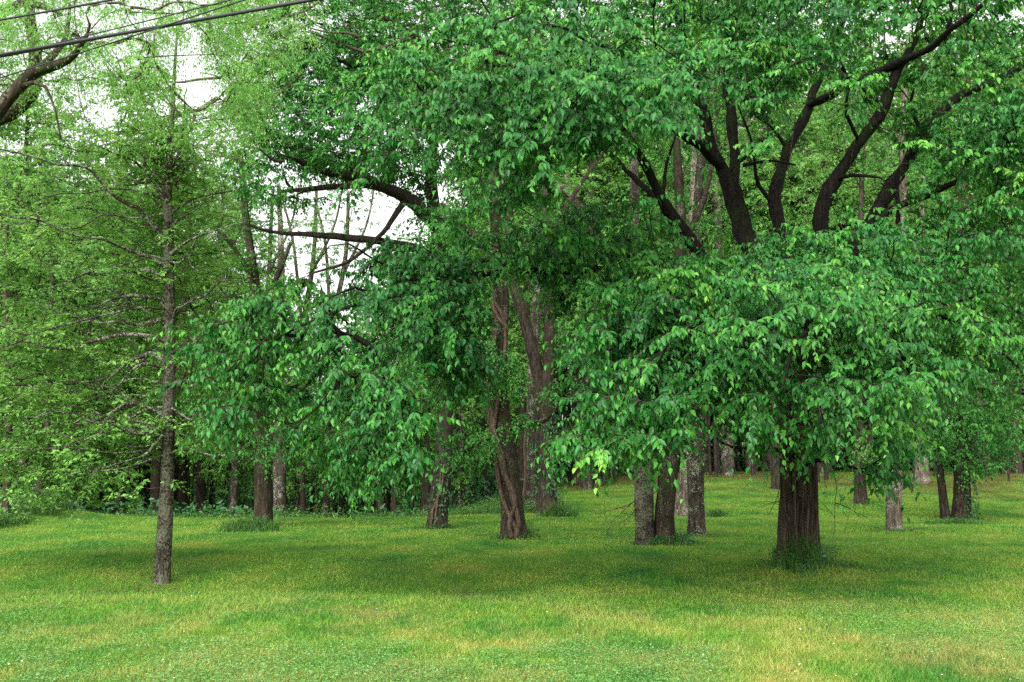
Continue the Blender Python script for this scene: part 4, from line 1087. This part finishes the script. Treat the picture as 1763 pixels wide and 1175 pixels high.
# ------------------------------------------------------------------ litter at the feet of the trunks
def litter():
    mb = MB()
    for q in BASES:
        if abs(q[0]) > 25 or q[1] > 62:
            continue
        n = 90
        a, r = U(0, 6.28, n), .25 + np.abs(rng.normal(size=n)) * .55
        x, y = q[0] + r * np.cos(a), q[1] + r * np.sin(a)
        ax = norm(rng.normal(size=(n, 3)) * [1, 1, .3]); nr = norm(np.array([0, 0, 1.]) + rng.normal(size=(n, 3)) * .5); nr = norm(nr - (nr * ax).sum(-1, keepdims=True) * ax)
        leaves(mb, np.stack([x, y, H(x, y) + .03], -1), ax, nr, U(.035, .085, n), np.full(n, .5), OVATE)
    o = mb.build('leaf_litter', plain_material('old_leaf', (0.075, 0.05, 0.026), 0.9, .1))
    o['kind'] = 'stuff'; o['label'] = 'brown leaf litter lying round the feet of the trunks'; o['category'] = 'leaf litter'
litter()

# ------------------------------------------------------------------ wood behind the lawn
def wood_variant(h, crown_w, bole, lean, nclus, leaf, bark, ll):
    mbT, mbC = MB(), MB()
    class T(Tree):
        pass
    t = Tree((0, 0, 0), 'woodland_tree', 'x')
    tr = np.array([[0, 0, -.3, .22], [0.02, 0, 1, .19], [lean * .3, 0, bole, .16], [lean * .7, .1, h * .6, .11], [lean, .1, h * .85, .06], [lean, 0, h, .02]])
    tr[:, 3] *= h / 15
    t.limb(tr, M[bark], 'trunk', S=12, flare=.2, step=.5)
    for i in range(6):
        z = U(bole, h * .7)
        a = U(0, 6.28)
        o = np.array([math.cos(a), math.sin(a), 0])
        s = np.array([lean * .6, 0, z])
        t.limb(np.vstack([[*s, .07], [*(s + o * crown_w * .4 + [0, 0, crown_w * .4]), .05], [*(s + o * crown_w * .8 + [0, 0, crown_w * .7]), .02]]), M[bark], S=6, step=.5)
    n = nclus
    v = norm(rng.normal(size=(n, 3))) * (U(0.25, 1, (n, 1)) ** 0.45)
    zc = 0.5 * (h + bole * .8)
    C = np.array([lean * .7, 0, zc]) + v * np.array([crown_w, crown_w, 0.5 * (h - bole * .8)])
    C[:, 2] += 0.8 * np.sin(C[:, 0] * 1.3 + h) * np.cos(C[:, 1] * 1.1)
    mb = MB()
    C2, D2 = t.grow(C, M[bark], tip=.008, K=4, into=mb)
    t.crown(C2, norm(norm(C2 - [lean * .7, 0, zc]) + D2 * .4), M[leaf], None, into=mb, bark=M[bark], ntw=6, tl=.75, nl=9, ll=ll * 1.2, droop=.3, hang=.4, tpl=FOLD, tint0=.45)
    return t.root

def copy_tree(root, loc, rz, sc):
    r = root.copy()
    SC.collection.objects.link(r)
    for ch in root.children:
        c = ch.copy()
        SC.collection.objects.link(c)
        c.parent = r
    r.location = loc
    r.rotation_euler = (0, 0, rz)
    r.scale = (sc, sc, sc)
    return r

def wood():
    protos = [wood_variant(16, 4.2, 3.0, .6, 300, 'leaf_wood', 'bark_grey', .19), wood_variant(21, 4.6, 6.0, -.8, 340, 'leaf_wood', 'bark_brown', .19),
              wood_variant(13, 4.0, 1.6, .3, 300, 'leaf_mid', 'bark_dark', .18), wood_variant(24, 5.2, 8.0, .5, 380, 'leaf_wood', 'bark_grey', .2)]
    spots = []
    def free(x, y, r):
        return all((x - a) ** 2 + (y - b) ** 2 > r * r for a, b, *_ in spots)
    tries = 0
    while len(spots) < 190 and tries < 20000:
        tries += 1
        y = U(42.5, 96)
        x = U(-1, 1) * (0.52 * y + 10)
        az = x / y
        if y < 62 and x > -3 and y < 48 + 16 * sm(-3, 9, x):
            continue
        if not free(x, y, 2.7):
            continue
        gap = -0.27 < az < -0.09
        if gap and y < 60 and U(0, 1) < .5:
            continue
        spots.append((x, y, gap, az))
    for i, (x, y, gap, az) in enumerate(spots):
        if gap:
            k, s = 1, U(.40, .52)
        elif az > 0.02:
            k, s = int(rng.choice([0, 1, 1, 3, 3])), U(1.05, 1.4)
        elif az > -.10:
            k, s = int(rng.choice([0, 1, 2])), U(.85, 1.05)
        else:
            k, s = int(rng.choice([0, 1, 1, 3])), U(.80, 1.12)
        o = copy_tree(protos[k], (x, y, float(H(x, y)) - .05), U(0, 6.28), s)
        o['category'] = 'tree'
        o['group'] = 'trees of the wood behind the lawn'
        o['label'] = ['round-crowned leafy tree among the wood behind the lawn', 'tall brown-barked tree among the wood behind the lawn', 'low dark-trunked bushy tree among the wood behind the lawn', 'very tall grey-barked tree among the wood behind the lawn'][k]
    for p in protos:
        for c in list(p.children):
            bpy.data.objects.remove(c)
        bpy.data.objects.remove(p)

    # undergrowth and thin saplings inside the wood, and the wood far behind
    n = 80000
    y = U(42, 92, n); x = U(-1, 1, n) * (0.52 * y + 8)
    k = (vnoise(x, y, 4, 31) > .42 - .25 * sm(-2, -8, x)) & ((y > 52 + 14 * sm(-3, 9, x)) | (x < -4))
    x, y = x[k], y[k]; n = len(x)
    top = (1.8 + 2.4 * sm(52, 66, y) + 1.6 * sm(-2, -8, x)) * vnoise(x, y, 5, 32) ** 1.2 + .3
    z = H(x, y) + top * U(0, 1, n)
    ax = norm(rng.normal(size=(n, 3))); nr = norm(np.array([0, -.3, .8]) + rng.normal(size=(n, 3)) * .5); nr = norm(nr - (nr * ax).sum(-1, keepdims=True) * ax)
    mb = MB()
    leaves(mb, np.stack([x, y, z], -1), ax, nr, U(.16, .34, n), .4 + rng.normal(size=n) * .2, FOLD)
    o = mb.build('undergrowth', M['leaf_dark'])  # dark leaf colour stands in for shade inside the wood, besides dark evergreens
    o['kind'] = 'stuff'; o['label'] = 'dense bushy undergrowth filling the dark wood behind the lawn'; o['category'] = 'undergrowth'

    n = 170000
    y = U(98, 150, n); x = U(-1, 1, n) * (0.56 * y + 15)
    az = x / y
    top = (10 + 34 * sm(-.10, .04, az) + 19 * sm(-.25, -.33, az)) * (0.55 + .6 * vnoise(x, y, 9, 41))
    z = H(x, y) + top * U(0, 1, n) ** .8
    k = vnoise(x + z, y + .7 * z, 3.2, 43) > .30
    x, y, z = x[k], y[k], z[k]; n = len(x)
    ax = norm(rng.normal(size=(n, 3))); nr = norm(np.array([0, -.2, .9]) + rng.normal(size=(n, 3)) * .5); nr = norm(nr - (nr * ax).sum(-1, keepdims=True) * ax)
    mb = MB()
    leaves(mb, np.stack([x, y, z], -1), ax, nr, U(.4, .9, n), .5 + rng.normal(size=n) * .2, FOLD)
    o = mb.build('far_wood', M['leaf_wood'])
    o['kind'] = 'stuff'; o['label'] = 'far leafy wood closing the view behind all the trees'; o['category'] = 'wood'

    # thin dark stems crowding the inside of the wood
    n = 260
    y = U(56, 96, n); x = U(-1, 1, n) * (.5 * y + 4)
    h = U(4, 9, n)
    t = np.linspace(0, 1, 6)
    b = np.stack([x, y, H(x, y) - .1], -1)
    ln = rng.normal(size=(n, 3)) * .6
    ln[:, 2] = h
    pts = b[:, None, :] + ln[:, None, :] * t[None, :, None] + rng.normal(size=(n, 6, 3)) * .08 * t[None, :, None]
    mb = MB()
    multitube(mb, pts, U(.05, .13, n)[:, None] * (1 - .6 * t)[None], 7)
    o = mb.build('thicket_stems', M['bark_dark'], smooth=True)
    o['kind'] = 'stuff'; o['label'] = 'crowd of thin dark stems in the shade of the wood'; o['category'] = 'thicket'

    # weeds: bank at left, strip along the edge of the wood
    n = 15000
    a = U(0, 1, n)
    px = np.where(a < .6, U(-60, 140, n), U(300, 900, n))
    x = np.where(a < .6, U(-24, -13.5, n), U(-14, 2, n))
    y = np.where(a < .6, U(29.5, 40, n), U(40.5, 50, n))
    k = np.where(a < .6, (x < -13.9 - (y - 31) / 5.5 + .9 * vnoise(x, y, 1, 51)), True)
    x, y, a = x[k], y[k], a[k]; n = len(x)
    mb = MB()
    h = np.where(a < .6, .62, .45) * U(.4, 1.2, n) * (.4 + vnoise(x, y, 1.3, 52))
    blades(mb, x, y, h, np.full(n, .02), np.full(n, .6), tint0=.5)
    z = H(x, y) + h * U(.3, 1, n)
    ax = norm(rng.normal(size=(n, 3)) * [1, 1, .5]); nr = norm(np.array([0, -.3, 1.]) + rng.normal(size=(n, 3)) * .4); nr = norm(nr - (nr * ax).sum(-1, keepdims=True) * ax)
    leaves(mb, np.stack([x, y, z], -1), ax, nr, U(.08, .17, n), .45 + rng.normal(size=n) * .2, FOLD)
    for _ in range(2):
        dz = U(.2, 1, n)
        ax = norm(rng.normal(size=(n, 3)) * [1, 1, .5]); nr = norm(np.array([0, -.3, 1.]) + rng.normal(size=(n, 3)) * .4); nr = norm(nr - (nr * ax).sum(-1, keepdims=True) * ax)
        leaves(mb, np.stack([x + U(-.15, .15, n), y + U(-.15, .15, n), H(x, y) + h * dz], -1), ax, nr, U(.07, .15, n), .45 + rng.normal(size=n) * .2, FOLD)
    o = mb.build('weeds', M['tuft'])
    o['kind'] = 'stuff'; o['label'] = 'tall leafy weeds on the bank at the left and along the wood edge'; o['category'] = 'weeds'
wood()

# ------------------------------------------------------------------ overhead cables
def cable(p0, p1, r, label, sag=0.05):
    """p0, p1: two points on the cable (px, py, distance); it runs on past the frame both ways"""
    a, b = P(*p0), P(*p1)
    v = b - a
    t = np.linspace(-4.5, 5.5, 60)
    pts = a + v * t[:, None]
    pts[:, 2] += sag * ((t - .5) / 5) ** 2 * 4
    mb = MB()
    multitube(mb, pts[None], np.full((1, 60), r), 10)
    o = mb.build('overhead_cable', M['cable'], None, a, smooth=True)
    o.location = a
    o['label'] = label; o['category'] = 'cable'; o['group'] = 'overhead cables crossing the top left'
cable((0, 35, 12.97), (200, -1, 12.35), .013, 'thin black cable crossing the corner above all the other cables')
cable((0, 95, 13.0), (545, -1, 11.4), .020, 'thickest black cable, main one of the lower bundle at top left')
cable((0, 99, 13.05), (420, 20, 11.95), .011, 'cable running along the underside of the thickest black cable')
cable((0, 135, 12.85), (262, 52, 11.6), .008, 'thin cable rising from below the thickest cable and passing behind it')
cable((150, 62, 12.7), (400, 0, 11.4), .007, 'thin cable branching up from the thickest cable towards the top edge')
